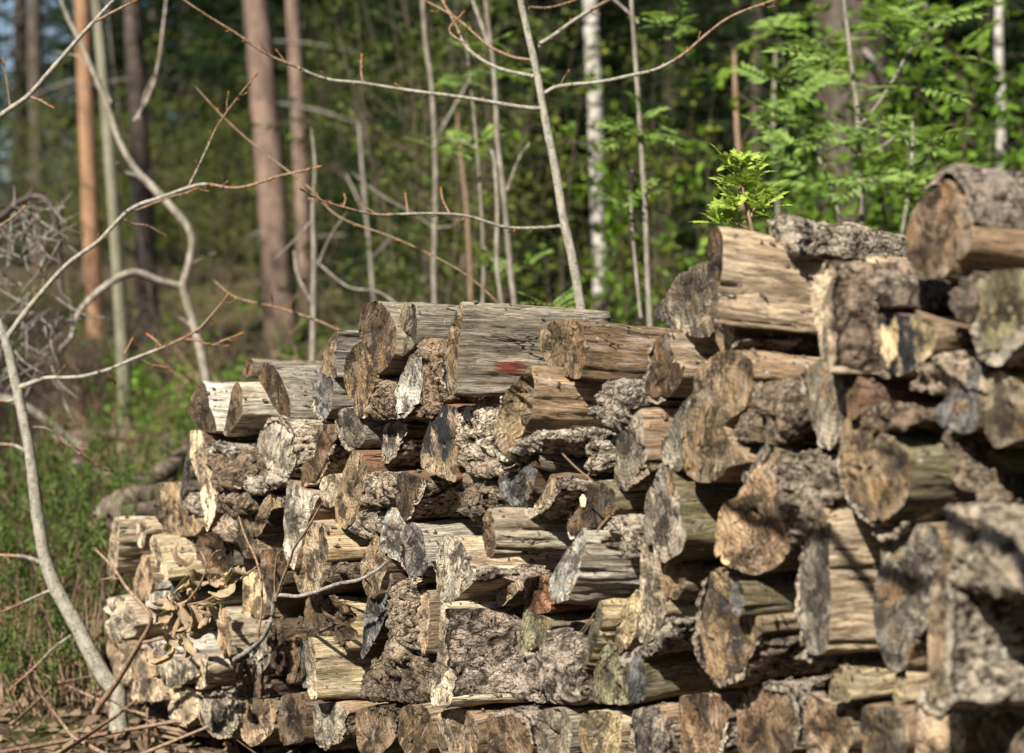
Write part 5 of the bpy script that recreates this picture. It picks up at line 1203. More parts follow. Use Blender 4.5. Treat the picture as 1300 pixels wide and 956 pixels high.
trunk_tree("aspen_tree", "thin greenish-grey trunk between the orange pine and the dark trunk", 9.5, [(158, 480, 17), (152, 380, 16), (143, 250, 15), (133, 120, 14), (122, 0, 13), (116, -60, 12)], B_OLIVE, tip=4)
trunk_tree("birch_tree", "white birch trunk right of the central sapling", 11.5, [(762, 340, 19), (758, 210, 20), (755, 120, 20), (751, 40, 20), (748, -50, 19)], B_BIRCH, tip=6)
trunk_tree("birch_tree", "slender mottled birch trunk near the right edge", 10, [(1264, 330, 13), (1268, 230, 12.5), (1272, 150, 12), (1268, 60, 11.5), (1270, -40, 11)], B_BIRCH, tip=4)
for k, (x, d, w, lab) in enumerate([(740, 20, 18, "dark slim trunk in the shade directly behind the white birch"), (505, 26, 30, "dark spruce trunk in the deep shade right of the pines"), (45, 24, 20, "blurred brown trunk at the far left edge of the forest"), (905, 18, 26, "dim trunk behind the leaves above the leaning grey wedge"), (1205, 20, 26, "dim trunk between the rowan and the mottled birch")]):
    trunk_tree("spruce_tree", lab, d, [(x+6, 430, w*1.1), (x+3, 250, w), (x, 100, w*.95), (x-2, -40, w*.9)], B_SPRUCE, 10, stubs=4)

# bent birch with an arching limb, left
B_BENT = mat_plain_bark("bent_birch_bark", (.15, .13, .10), (.30, .27, .22), (.09, .075, .058), 40, .4)
sapling("bent_birch", "crooked pale birch with an arching side limb, behind the pile's left end", "tree", 6.6,
    [(268, 520, 14.4), (260, 470, 13.6), (250, 425, 12.8), (238, 385, 11.9), (233, 362, 11.9), (240, 335, 11.0), (244, 305, 11.0), (236, 285, 11.0), (215, 260, 11.9), (192, 236, 11.9), (170, 212, 10.2), (150, 175, 9.3), (138, 140, 8.5), (122, 100, 7.6), (105, 60, 6.8), (85, 20, 6.0), (70, -20, 5.1)],
    [([(230, 363, 10.2), (205, 356, 11.0), (175, 348, 11.9), (152, 350, 11.0), (128, 368, 10.2), (112, 385, 9.3), (98, 405, 7.6), (90, 430, 6.0), (75, 445, 5.1)], -.4),
     ([(195, 238, 6.8), (172, 222, 6.0), (155, 218, 4.2), (150, 205, 3.4)], -.1), ([(170, 155, 5.1), (190, 120, 5.1), (200, 80, 4.2), (207, 30, 3.7), (212, -10, 3.4)], .2),
     ([(175, 150, 4.2), (185, 118, 4.2), (196, 92, 3.7)], -.1), ([(140, 130, 3.4), (120, 95, 3.4), (100, 72, 2.9), (72, 66, 2.5)], .1),
     ([(232, 350, 2.5), (250, 330, 2.2), (275, 322, 1.9)], .2), ([(250, 420, 2.5), (236, 405, 2.0), (225, 402, 1.7)], .1)],
    mat=B_BENT, buds=False, seg=8)

# dead drooping spruce top at the left edge with its tangle of grey twigs
root, add = loose_branch("dead_branch", "dead dark branch arched over a tangle of grey twigs at the left edge", 5.6,
    [(-60, 310, 11), (0, 276, 10), (22, 258, 9.5), (48, 250, 9), (64, 262, 8.5), (72, 290, 8), (76, 330, 7.5), (78, 370, 7), (90, 385, 6), (92, 415, 5)], [], mat=B_SPRUCE, buds=False)
rs = random.Random(5); m = MB()
for k in range(190):
    x, y = rs.uniform(-40, 85), rs.uniform(255, 500)
    if k < 40: x, y = lerp(-20, 76, rs.random()), rs.uniform(255, 330)
    an_ = rs.choice([rs.uniform(.3, 2.8), rs.uniform(0, 6.28)]); ln_ = rs.uniform(14, 60); dx, dy = ln_*math.cos(an_), ln_*math.sin(an_)
    P, r = px_curve([(x, y, 2.4), (x+dx*.4+rs.uniform(-4, 4), y+dy*.5, 2.0), (x+dx*.9+rs.uniform(-8, 8), y+dy, 1.1)], 5.6+rs.uniform(-.4, .5), rs.uniform(-.2, .2), 3)
    m.tube(P, r, 4)
o = add("twigs", m.mesh("twigs", (B_DEAD,))); o["kind"] = "stuff"

# fallen wood left of the pile
def fallen(label, pts, d, dd, mat=B_BROWN, name="fallen_trunk", cat="fallen trunk"):
    P, r = px_curve(pts, d, dd, 5); m = MB(); m.tube(P, r, 10, rough=.12)
    base = P[0].copy(); me = m.mesh(name, (mat,))
    me.transform(Matrix.Translation(-base)); o = obj(name, me, None, base); tag(o, label, cat); return o
fallen("long thin fallen trunk lying level left of the pile", [(60, 560, 14), (120, 553, 15), (180, 556, 16), (240, 562, 17)], 9.0, .3)
fallen("grey fallen limb slanting below the long level trunk", [(70, 585, 11), (110, 592, 13), (160, 607, 14), (190, 618, 12)], 7.8, .1, B_DEAD)
fallen("short stub standing on the fallen trunk", [(108, 588, 7), (107, 570, 8), (106, 556, 7)], 8.6, 0, B_BROWN, "broken_trunk", "stub")
fallen("thick dark root piece leaning behind the pile's left end", [(125, 640, 12), (160, 628, 22), (195, 608, 26), (228, 582, 22), (250, 560, 12)], 6.2, .4)
fallen("reddish-brown log piece on the ground behind the crosswise pale log", [(120, 660, 22), (150, 640, 30), (185, 632, 32), (215, 634, 28)], 5.6, .2)
fallen("dark log piece just above the crosswise pale log", [(140, 662, 24), (175, 652, 28), (215, 650, 28)], 5.35, .2)
fallen("pale fallen branch on the ground far left", [(-30, 500, 8), (20, 510, 10), (60, 535, 10), (100, 565, 8)], 7.6, .1, B_PALE)
# ------------------------------------------------------------------ leafy shrubs of the undergrowth
def shrub_proto(seed, H, nst, leaf, nleaf, mat, spread=.55, bare=.25):
    rs = np.random.RandomState(seed); rr = random.Random(seed)
    m = MB(); tips = []
    for k in range(nst):
        a = rr.uniform(0, 6.28); sp = rr.uniform(.1, spread); h = H*rr.uniform(.55, 1.0)
        b = Vector((math.cos(a)*.12*H*.3, math.sin(a)*.12*H*.3, 0))
        P = [b + Vector((math.cos(a)*sp*h*.5*t**1.3, math.sin(a)*sp*h*.5*t**1.3, h*t)) + Vector((rr.uniform(-.03, .03), rr.uniform(-.03, .03), 0))*h*t for t in np.linspace(0, 1, 7)]
        r0 = .0022*H+.0015
        m.tube(P, [r0*(1-.85*t) for t in np.linspace(0, 1, 7)], 5)
        for j in range(8):
            t = rr.uniform(.18, .97); i = min(5, int(t*6)); p = P[i].lerp(P[i+1], t*6-i)
            an = rr.uniform(0, 6.28); L = H*rr.uniform(.10, .26)*(1.15-t*.6)
            d = Vector((math.cos(an), math.sin(an), rr.uniform(.1, .8))).normalized()
            q = p + d*L*.5 + Vector((0, 0, .02)); e = p + d*L + Vector((0, 0, -.02))
            m.tube([p, q, e], [r0*.4, r0*.28, r0*.1], 4)
            tips.append((p, q, e, t))
    n = nleaf; ii = rs.randint(0, len(tips), n); tt = rs.uniform(0, 1, n)
    T = np.array([[list(a), list(b), list(c)] for a, b, c, _ in tips]); ht = np.array([t for *_, t in tips])
    ok = (ht[ii] > bare*rs.uniform(.5, 1.5, n)); ii, tt = ii[ok], tt[ok]; n = len(ii)
    C = T[ii, 0]*((1-tt)**2)[:, None] + T[ii, 1]*(2*tt*(1-tt))[:, None] + T[ii, 2]*(tt**2)[:, None] + rs.normal(0, leaf*.55, (n, 3))
    D = (T[ii, 2]-T[ii, 0]); D /= np.linalg.norm(D, axis=1, keepdims=True)
    D = D + rand_unit(rs, n)*1.1
    return m.mesh("stems", (B_DARKST,)), leaf_cloud("foliage", C, D, leaf, mat, seed, .62, .10)

def place_plant(name, label, cat, group, protos, x, y, scale, rot, z=None):
    st, fo = protos
    r = obj(name, st, None, (x, y, (gz(x, y) if z is None else z)-.03)); r.rotation_euler = (0, 0, rot); r.scale = (scale,)*3
    tag(r, label, cat, group)
    obj("foliage", fo, r)
    return r

B_DARKST = mat_plain_bark('shrub_stem_bark', (.05, .038, .028), (.11, .085, .062), (.15, .125, .10), 40, .3)
B_CRUMB = mat_plain_bark('crumb_bark', (.06, .045, .032), (.16, .125, .092), (.24, .20, .155), 150, .6)
SB = [shrub_proto(21+k, 2.6, 10, .060, 1300, L_BRIGHT, .7) for k in range(3)]
SY = [shrub_proto(41+k, 3.2, 8, .050, 1000, L_YELLOW, .6, .15) for k in range(3)]
SO = [shrub_proto(61+k, 3.6, 9, .040, 2100, L_OLIVE, .6, .12) for k in range(3)]
SS = [shrub_proto(81+k, .75, 9, .040, 520, L_BRIGHT, .9, .1) for k in range(2)]
rs = random.Random(77)
def zone(px, table):
    for lim, ph in table:
        if px < lim: return ph
    return table[-1][1]
def where(x, y):
    return zone(650+x/y*KPX, [(60, "at the far left edge"), (230, "left of the thick pine"), (420, "around the thick pine"), (560, "between the thick pine and central sapling"), (680, "just left of the central sapling"), (800, "right of the central sapling"), (905, "left of the lime-green sprout"), (1060, "right of the lime-green sprout"), (1180, "left of the hooded top log"), (9999, "above the hooded top log")])
def px2(x, d): return (x-650.0)/KPX*d
for k in range(8):
    d = rs.uniform(7.6, 12); x = px2(rs.uniform(790, 1380), d)
    place_plant("leafy_shrub", "leafy bright green young tree in the thicket " + where(x, d), "shrub", "bright green thicket at the right", SB[k % 3], x, d, rs.uniform(.85, 1.45), rs.uniform(0, 6.28))
for k in range(13):
    d = rs.uniform(9.5, 19); x = px2(rs.uniform(540, 860), d)
    place_plant("leafy_shrub", "sparse yellow-green bush in the background " + where(x, d), "shrub", "yellow-green bushes behind the middle", SY[k % 3], x, d, rs.uniform(.5, 1.0), rs.uniform(0, 6.28))
for k in range(22):
    d = rs.uniform(17.5, 24) if k < 18 else rs.uniform(10, 13); x = px2(rs.uniform(-60, 520) if k < 18 else rs.choice([-20, 560, 590]), d)
    place_plant("leafy_shrub", "dull olive bush in the blurred background " + where(x, d), "shrub", "olive bushes at the left", SO[k % 3], x, d, rs.uniform(.55, .85) if x/d*KPX < -380 else rs.uniform(.8, 1.3), rs.uniform(0, 6.28))
for k in range(12):
    d = rs.uniform(7.5, 12); x = px2(rs.choice([rs.uniform(110, 330), rs.uniform(120, 260), rs.uniform(380, 560)]), d)
    place_plant("low_bush", "low bright green leafy bush on the ground left of and behind the pile", "bush", "low green bushes at the left", SS[k % 2], x, d, rs.uniform(.6, 1.15), rs.uniform(0, 6.28))

for k in range(12):
    d = rs.uniform(17.5, 23); x = px2(rs.uniform(20, 560), d)
    place_plant("leafy_shrub", "fresh yellow-green bush in the background " + where(x, d), "shrub", "yellow-green bushes behind the middle", SY[k % 3], x, d, rs.uniform(.55, 1.0), rs.uniform(0, 6.28))
for k in range(15):
    d = rs.uniform(8.5, 13); x = px2(rs.uniform(140, 480) if k < 8 else rs.uniform(165, 250), d)
    place_plant("low_bush", "low bright green leafy bush on the ground left of and behind the pile", "bush", "low green bushes at the left", SS[k % 2], x, d, rs.uniform(.7, 1.2), rs.uniform(0, 6.28))

# bare twiggy saplings without leaves
def bare_proto(seed, H):
    rr = random.Random(seed); m = MB()
    P = [Vector((.05*H*math.sin(t*3+seed)*t, .03*H*math.cos(t*2+seed)*t, H*t)) for t in np.linspace(0, 1, 9)]
    m.tube(P, [.012*(1-.8*t)+.002 for t in np.linspace(0, 1, 9)], 6)
    b = MB()
    for j in range(16):
        t = rr.uniform(.2, .95); i = int(t*8); p = P[i].lerp(P[min(8, i+1)], t*8-i)
        a = rr.uniform(0, 6.28); L = H*rr.uniform(.12, .35)*(1.1-t*.7)
        d = Vector((math.cos(a), math.sin(a), rr.uniform(.2, .9)))
        q = [p, p+d*L*.4+Vector((0, 0, -.02)), p+d*L+Vector((0, 0, .05*L))]
        b.tube(q, [.006, .004, .0015], 5)
        for s in range(3):
            e = q[1].lerp(q[2], rr.random()); dd = (d+Vector((rr.uniform(-1, 1), rr.uniform(-1, 1), rr.uniform(-.3, .8)))).normalized()
            b.tube([e, e+dd*L*.35], [.003, .001], 4)
    return m.mesh("stem", (B_DEAD,)), b.mesh("branches", (B_DARKST,))
BP = [bare_proto(90+k, 3.2) for k in range(4)]
for k in range(3):
    d = rs.uniform(9, 15); x = px2(rs.uniform(100, 800), d)
    if 250 < x/d*KPX+650 < 450: x += .9
    r = obj("bare_sapling", BP[k % 4][0], None, (x, d, gz(x, d)-.05)); r.rotation_euler = (rs.uniform(-.1, .1), rs.uniform(-.1, .1), rs.uniform(0, 6.28)); s_ = rs.uniform(.5, 1.2); r.scale = (s_, s_, s_)
    tag(r, "thin leafless grey sapling in the undergrowth " + where(x, d), "sapling", "leafless saplings in the undergrowth")
    obj("branches", BP[k % 4][1], r)["kind"] = "stuff"

# low leafless brush
def brush_proto(seed, H):
    rr = random.Random(seed); m = MB()
    for k in range(16):
        a = rr.uniform(0, 6.28); l = rr.uniform(.2, .8); h = H*rr.uniform(.5, 1)
        P = [Vector((math.cos(a)*l*h*t**1.4+rr.uniform(-.03, .03), math.sin(a)*l*h*t**1.4+rr.uniform(-.03, .03), h*t*(1-.25*l*t))) for t in np.linspace(0, 1, 6)]
        m.tube(P, [.006, .005, .0045, .0035, .0025, .001], 4)
        for j in range(7):
            i = rr.randint(1, 4); p = P[i].lerp(P[i+1], rr.random()); d = Vector((rr.uniform(-1, 1), rr.uniform(-1, 1), rr.uniform(-.2, 1))).normalized(); L = rr.uniform(.1, .35)*H
            q = p+d*L*.5+Vector((rr.uniform(-.03, .03), 0, 0)); m.tube([p, q, p+d*L], [.0028, .002, .0008], 3)
    return m.mesh("stems", (B_TWIG if seed % 3 == 0 else B_DARKST,))
BR = [brush_proto(120+k, 1.0) for k in range(3)]
for k in range(30):
    d = rs.uniform(7.0, 14.5) if k < 24 else rs.uniform(5.2, 7); x = px2(rs.uniform(-40, 560) if k < 17 else rs.uniform(560, 900) if k < 24 else rs.uniform(-30, 160), d)
    r = obj("leafless_brush", BR[k % 3], None, (x, d, gz(x, d)-.03)); r.rotation_euler = (0, 0, rs.uniform(0, 6.28)); s_ = rs.uniform(.7, 1.5) if k < 24 else rs.uniform(.4, .6); r.scale = (s_, s_, s_)
    tag(r, "low brown leafless brush in the undergrowth " + where(x, d), "brush", "leafless brush in the undergrowth")

# ------------------------------------------------------------------ spruces that close the forest
def spruce_proto(seed, H):
    rr = random.Random(seed); rs = np.random.RandomState(seed)
    t_ = MB(); t_.tube([Vector((0, 0, z)) for z in np.linspace(0, H, 8)], [.17*(1-.9*z/H) for z in np.linspace(0, H, 8)], 9)
    br = MB(); C, D = [], []
    z = .5
    while z < H-.3:
        nb = rr.randint(4, 6); a0 = rr.uniform(0, 6.28); L = min(2.3, (H-z)*.42+.25)*rr.uniform(.8, 1.1)
        for k in range(nb):
            a = a0+6.283*k/nb+rr.uniform(-.3, .3); l = L*rr.uniform(.65, 1.1); dr = Vector((math.cos(a), math.sin(a), 0))
            P = [Vector((0, 0, z)) + dr*l*t + Vector((0, 0, -.30*l*t + .16*l*t*t*t)) for t in np.linspace(0, 1, 5)]
            br.tube(P, [.014, .011, .008, .005, .002], 4)
            for q in range(int(58*l)):
                t = rr.uniform(.12, 1); i = min(3, int(t*4)); p = P[i].lerp(P[i+1], t*4-i)
                sd = dr.cross(Vector((0, 0, 1)))*rr.choice([-1, 1])
                d = (sd*rr.uniform(.4, 1.1) + dr*rr.uniform(.2, .8) + Vector((0, 0, rr.uniform(-.75, .05))))
                for s in range(2):
                    C.append(p+d*rr.uniform(0, .28)*(1.1-t*.4)); D.append(d+Vector((rr.uniform(-.5, .5), rr.uniform(-.5, .5), rr.uniform(-.5, .2))))
        z += rr.uniform(.22, .38)
    return t_.mesh("trunk", (B_SPRUCE,)), br.mesh("branches", (B_SPRUCE,)), leaf_cloud("needles", np.array([list(c) for c in C]), np.array([list(c) for c in D]), .115, L_NEEDLE, seed, .26, .03)
SP = [spruce_proto(5, 9.5), spruce_proto(6, 11.5), spruce_proto(8, 7.5)]
spots = []
for k in range(44):
    d = 24 + 26*(k/44.0) + rs.uniform(-1.0, 1.5)
    px = rs.uniform(-60, 1420)
    if px < 300 and rs.random() < .75: px = rs.uniform(330, 700)
    spots.append((px, d))
spots += [(455, 23.5), (520, 22.5), (590, 20), (640, 17), (700, 18), (560, 25), (400, 26), (960, 14), (850, 15.5), (1080, 14.5), (1200, 14), (1290, 15), (1010, 15.5), (1130, 16), (900, 17), (1250, 17), (1340, 14), (770, 19), (30, 27), (200, 26), (270, 28), (240, 25.5), (310, 26), (150, 28), (480, 21.5), (615, 19.5), (545, 21), (530, 18.5), (575, 16.0), (610, 14.5), (670, 15.5), (740, 17)]
for k, (px, d) in enumerate(spots):
    x = px2(px, d); a, b, c = SP[k % 3]
    r = obj("spruce_tree", a, None, (x, d, gz(x, d)-.1)); r.rotation_euler = (0, 0, rs.uniform(0, 6.28)); s_ = rs.uniform(.85, 1.25) if d > 22.4 else rs.uniform(.50, .66); r.scale = (s_, s_, s_)
    tag(r, ("dark dense spruce in the near forest edge " if d < 21 else "dark dense spruce far back in the forest ") + where(x, d), "spruce tree", "spruces closing the forest")
    obj("branches", b, r)["kind"] = "stuff"; obj("needles", c, r)

# unseen spruces round the clearing, added to cut sky light on the pile
for k, (x, y, s_) in enumerate([(7.5, -1.5, 1.1), (9.5, 3.5, 1.2), (6.0, -6.0, 1.2), (2.0, -9.5, 1.15), (-3.2, -13.5, 1.0), (10.5, -5.5, 1.2), (12, 8, 1.1), (-10.5, 2.0, 1.2), (-12.5, 6.5, 1.2), (-9.0, 9.0, 1.0), (5.2, -13, 1.2), (-13.5, -3.0, 1.2), (8.5, 6.8, .9), (-8.2, 5.2, .9), (5.0, 1.0, 1.0), (4.6, -3.0, 1.0), (6.5, 4.6, 1.0), (3.6, -6.5, .95), (-6.6, 3.6, .9), (-7.2, 7.2, 1.0), (0, -13, 1.0), (8, -9, 1.2), (-6, -17, 1.0), (-12, -14, .8), (-8.6, -1.2, .62)]):
    a, b, c = SP[k % 2]
    r = obj("spruce_tree", a, None, (x, y, gz(x, y)-.1)); r.rotation_euler = (0, 0, k*1.7); r.scale = (s_, s_, s_)
    tag(r, "tall dark spruce added outside the picture to screen off sky light", "spruce tree", "unseen spruces added round the clearing")
    obj("branches", b, r)["kind"] = "stuff"; obj("needles", c, r)

# ------------------------------------------------------------------ ground cover
def cover(name, n, x0, x1, y0, y1, size, mat, seed, thr, fs, hmax, width=.6, upright=.4):
    r_ = np.random.RandomState(seed)
    x = r_.uniform(x0, x1, n); y = y0 + (y1-y0)*r_.uniform(0, 1, n)**1.2
    keep = fbm(x*fs, y*fs, 0*x, seed, 3) > thr
    x, y = x[keep], y[keep]; n = len(x)
    z = ground_z(x, y) + r_.uniform(0, 1, n)**1.5*hmax
    D = rand_unit(r_, n); D[:, 2] = np.abs(D[:, 2])*upright + .1*upright
    o = obj(name, leaf_cloud(name, np.stack([x, y, z], 1), D, size, mat, seed, width, .08)); o["kind"] = "stuff"
    o["label"] = name.replace('_', ' ') + " spread over the forest floor"; return o
M_DRY = mat_leaf("dry_leaf_litter", (.075, .052, .034), (.22, .155, .098), .12)
cover("bilberry_cover", 60000, -8, 9, 7.6, 20, .040, L_BRIGHT, 3, .12, .45, .26)
cover("moss_and_grass", 12000, -6, 3, 6.5, 13, .050, L_YELLOW, 4, .25, .8, .10, .18, 1.4)
cover("leaf_litter", 42000, -4.5, 3.0, 1.8, 12, .045, M_DRY, 6, -.6, .8, .02, .6, .25)
m = MB(); rt = random.Random(9)
for k in range(240):
    y = rt.uniform(3.2, 13); x = px2(rt.uniform(-60, 700), y); a = rt.uniform(0, 3.14); L = rt.uniform(.15, .9)
    z = gz(x, y)+.01
    m.tube([Vector((x, y, z+rt.uniform(0, .05))), Vector((x+math.cos(a)*L*.5, y+math.sin(a)*L*.5, z+rt.uniform(.01, .1))), Vector((x+math.cos(a)*L, y+math.sin(a)*L, z+rt.uniform(0, .16)))], [.006, .005, .002], 4)
o = obj("fallen_twigs", m.mesh("fallen_twigs", (B_TWIG,))); o["kind"] = "stuff"
m = MB()
for k in range(1500):      # dry grass stalks and brush stems standing in the undergrowth
    y = rt.choice([rt.uniform(4.6, 13), rt.uniform(4.6, 7)]); x = px2(rt.uniform(-80, 900) if y > 6.5 else rt.uniform(-80, 240), y); L = rt.uniform(.2, .9 if y > 6.5 else .45); z = gz(x, y)
    a = rt.uniform(0, 6.28); lean = rt.uniform(0, .5)
    m.tube([Vector((x, y, z)), Vector((x+math.cos(a)*lean*L*.4, y+math.sin(a)*lean*L*.4, z+L*.55)), Vector((x+math.cos(a)*lean*L, y+math.sin(a)*lean*L, z+L))], [.0028, .0022, .0010], 3)
o = obj("dry_stalks", m.mesh("dry_stalks", (B_TWIG,))); o["kind"] = "stuff"

# heather-like bushes left of the pile
def heather_proto(seed, H):
    rr = random.Random(seed); m = MB(); C, D = [], []
    for k in range(46):
        a = rr.uniform(0, 6.28); rad = .30*math.sqrt(rr.random()); b = Vector((math.cos(a)*rad, math.sin(a)*rad, 0)); h = H*rr.uniform(.45, 1)
        tip = b + Vector((math.cos(a)*rad*.5+rr.uniform(-.08, .08), math.sin(a)*rad*.5+rr.uniform(-.08, .08), h))
        mid = b.lerp(tip, .5)+Vector((rr.uniform(-.03, .03), rr.uniform(-.03, .03), 0))
        m.tube([b, mid, tip], [.0028, .002, .001], 4)
        for j in range(3):
            s = mid.lerp(tip, rr.random()*.7); e = s + Vector((rr.uniform(-.06, .06), rr.uniform(-.06, .06), rr.uniform(.05, .13)))
            m.tube([s, e], [.0015, .0008], 3)
            for q in range(15):
                C.append(s.lerp(e, q/14)); D.append(Vector((rr.uniform(-1, 1), rr.uniform(-1, 1), rr.uniform(.4, 1.4))))
        for q in range(26):
            t = .35+.65*q/25
            C.append((b.lerp(mid, t*2) if t < .5 else mid.lerp(tip, t*2-1))); D.append(Vector((rr.uniform(-1, 1), rr.uniform(-1, 1), rr.uniform(.4, 1.4))))
    return m.mesh("stems", (B_TWIG,)), leaf_cloud("foliage", np.array([list(c) for c in C]), np.array([list(c) for c in D]), .021, L_HEATH, seed, .34, .06)
HP = [heather_proto(3, .42), heather_proto(4, .5), heather_proto(7, .36)]
for k, (px, d, s_) in enumerate([(108, 5.2, 1.0), (70, 5.4, 1.05), (128, 5.7, 1.0), (20, 5.3, .95), (90, 6.0, 1.05), (40, 6.1, 1.0), (-10, 5.8, 1.1), (135, 6.4, .95), (60, 6.9, 1.0), (110, 4.75, .75), (75, 4.7, .6), (150, 5.9, 1.15), (118, 6.6, 1.2), (30, 6.8, 1.3)]):
    x = px2(px, d); place_plant("heather_bush", "fine-leaved green evergreen bush on the ground left of the pile", "bush", "evergreen bushes left of the pile", HP[k % 3], x, d, s_*1.12, rs.uniform(0, 6.28))

# ------------------------------------------------------------------ twigs and dried leaves in front of the pile
AX0 = Vector((.8, .6, 0))
def face(px, py, q): return hit(px, py, P0-AX0*q, AX0)
def face_curve(pts, n=5):
    P = spline([Vector((p[0], p[1], p[2])) for p in pts], n); Q = spline([Vector((p[3], 0, 0)) for p in pts], n)
    out, rad = [], []
    for p, q in zip(P, Q):
        w = face(p.x, p.y, q.x); out.append(w); rad.append(max(.0006, p.z*.5*(w.y)/KPX))
    return out, rad
def front_twig(name, label, cat, main, subs=(), mat=B_DEAD, smat=B_TWIG):
    P, r = face_curve(main); base = P[0].copy()
    m = MB(); m.tube(P, r, 8, rough=.1); root = empty(name, base, label, cat)
    def add(nm, me):
        o = obj(nm, me, root); o.matrix_parent_inverse = Matrix.Translation(-base); return o
    add("stem", m.mesh("stem", (mat,)))
    for s_ in subs:
        Q, rq = face_curve(s_); m = MB(); m.tube(Q, rq, 6, rough=.1); add("twig", m.mesh("twig", (smat,)))
    return root, add
front_twig("stick", "curved grey stick with forked twigs leaning across the lower left of the pile", "stick",
    [(296, 838, 7, .20), (316, 826, 6.5, .21), (335, 808, 6, .22), (346, 780, 6, .22), (350, 757, 5.6, .22), (378, 757, 5, .22), (402, 751, 5, .21), (430, 741, 5, .20), (456, 736, 4.6, .18), (478, 724, 4.2, .16), (490, 714, 3.6, .14)],
    [[(350, 762, 4.4, .22), (358, 738, 4, .23), (368, 712, 3.8, .24), (374, 695, 3.4, .25), (392, 668, 3, .26), (408, 640, 2.6, .26)],
     [(349, 755, 3.2, .22), (349, 730, 3, .23), (352, 708, 2.6, .24), (358, 698, 2, .25)],
     [(327, 812, 3.4, .22), (332, 775, 3.2, .22), (332, 740, 3.2, .22), (325, 710, 3, .22), (312, 682, 2.8, .22), (303, 655, 2.4, .22)],
     [(462, 733, 2.4, .17), (472, 745, 2.2, .14)]])
root, add = front_twig("dry_leaf_twig", "brown twig with a hanging bunch of shrivelled tan leaves at the pile's lower left", "dry leaves",
    [(120, 905, 8, .25), (148, 866, 7.5, .25), (172, 826, 7, .26), (190, 795, 6.4, .27), (190, 780, 5.5, .28), (178, 765, 5, .29), (160, 745, 4.2, .3), (145, 722, 3.6, .3), (122, 698, 2.8, .3)],
    [[(178, 816, 5, .26), (195, 813, 4.4, .27), (212, 808, 4, .28), (232, 790, 3.6, .28), (238, 765, 3.4, .28), (252, 745, 3.2, .28), (262, 720, 3, .28), (255, 700, 2.4, .28)],
     [(238, 768, 3.2, .28), (262, 762, 2.8, .27), (290, 745, 2.6, .26), (315, 728, 2.4, .25), (330, 716, 2, .24)],
     [(152, 735, 2.2, .3), (140, 734, 2, .31), (128, 736, 1.6, .32)], [(264, 715, 2, .28), (272, 702, 1.8, .28), (280, 698, 1.4, .28)]], mat=B_TWIG)
M_CRISP = mat_leaf("shrivelled_leaf", (.12, .080, .048), (.40, .30, .19), .2, 90)
def dry_leaf(p, dr, L, W, seed):
    rr = random.Random(seed); n, k = 9, 5
    dr = Vector(dr).normalized(); s = dr.cross(Vector((rr.uniform(-1, 1), rr.uniform(-1, 1), rr.uniform(-.3, .3)))).normalized(); u = s.cross(dr)
    cu, tw, c2 = rr.choice([-1, 1])*rr.uniform(.8, 3.6), rr.uniform(-2.6, 2.6), rr.uniform(2.0, 4.6)
    V = []; q = Vector(p); ang = 0
    for i in range(n):
        t = i/(n-1); w = W*math.sin(math.pi*min(1, t*.9+.08))**.8
        a = cu*t; d2 = dr*math.cos(a) + u*math.sin(a); u2 = u*math.cos(a) - dr*math.sin(a)
        s2 = s*math.cos(tw*t) + u2*math.sin(tw*t); u3 = u2*math.cos(tw*t) - s*math.sin(tw*t)
        if i: q = q + d2*L/(n-1)
        for j in range(k):
            v = (j/(k-1)-.5)*2; b = v*c2*.5
            V.append(q + s2*math.sin(b)/max(c2*.5, .3)*w*.5 + u3*(1-math.cos(b))*w*.5 + Vector((rr.uniform(-1, 1), rr.uniform(-1, 1), rr.uniform(-1, 1)))*W*.09)
    me = mesh_from("leaf", V, grid_faces(n, k, False), (M_CRISP,), None, True)
    return me
rl = random.Random(31)
for k, (x, y, dx, dy, L, W) in enumerate([(245, 705, -6, 22, .075, .032), (240, 725, -10, 25, .07, .03), (232, 742, -4, 24, .07, .035), (225, 760, -14, 12, .06, .03), (232, 768, 6, 22, .08, .04), (240, 770, 14, 20, .07, .035), (222, 775, -12, 16, .06, .03), (215, 785, -8, 20, .05, .03),
        (228, 790, 2, 26, .085, .036), (240, 790, 8, 24, .07, .03), (232, 815, -2, 26, .08, .032), (222, 810, -8, 22, .06, .03), (244, 805, 12, 14, .055, .03), (262, 765, 2, 22, .06, .022), (270, 768, 6, 22, .055, .022), (292, 738, -2, 20, .06, .026), (287, 730, -10, 4, .05, .028), (296, 722, 2, 22, .05, .024), (236, 748, 10, 14, .05, .03), (220, 765, -18, 4, .05, .025), (236, 830, -2, 22, .05, .026)]+[(rl.gauss(233, 11), rl.uniform(712, 826), rl.gauss(0, 5), rl.uniform(10, 26), rl.uniform(.045, .085), rl.uniform(.018, .032)) for _ in range(13)]+[(rl.gauss(290, 5), rl.uniform(715, 752), rl.gauss(0, 6), rl.uniform(6, 20), .045, .024) for _ in range(5)]+[(rl.gauss(266, 5), rl.uniform(762, 785), rl.gauss(0, 6), rl.uniform(8, 20), .05, .022) for _ in range(4)]):
    p = face(x+rl.uniform(-3, 3), y, .28+rl.uniform(-.03, .03)); e = face(x+dx, y+dy, .28+rl.uniform(-.03, .03))
    add("leaf", dry_leaf(p, e-p, L, W, k+5))

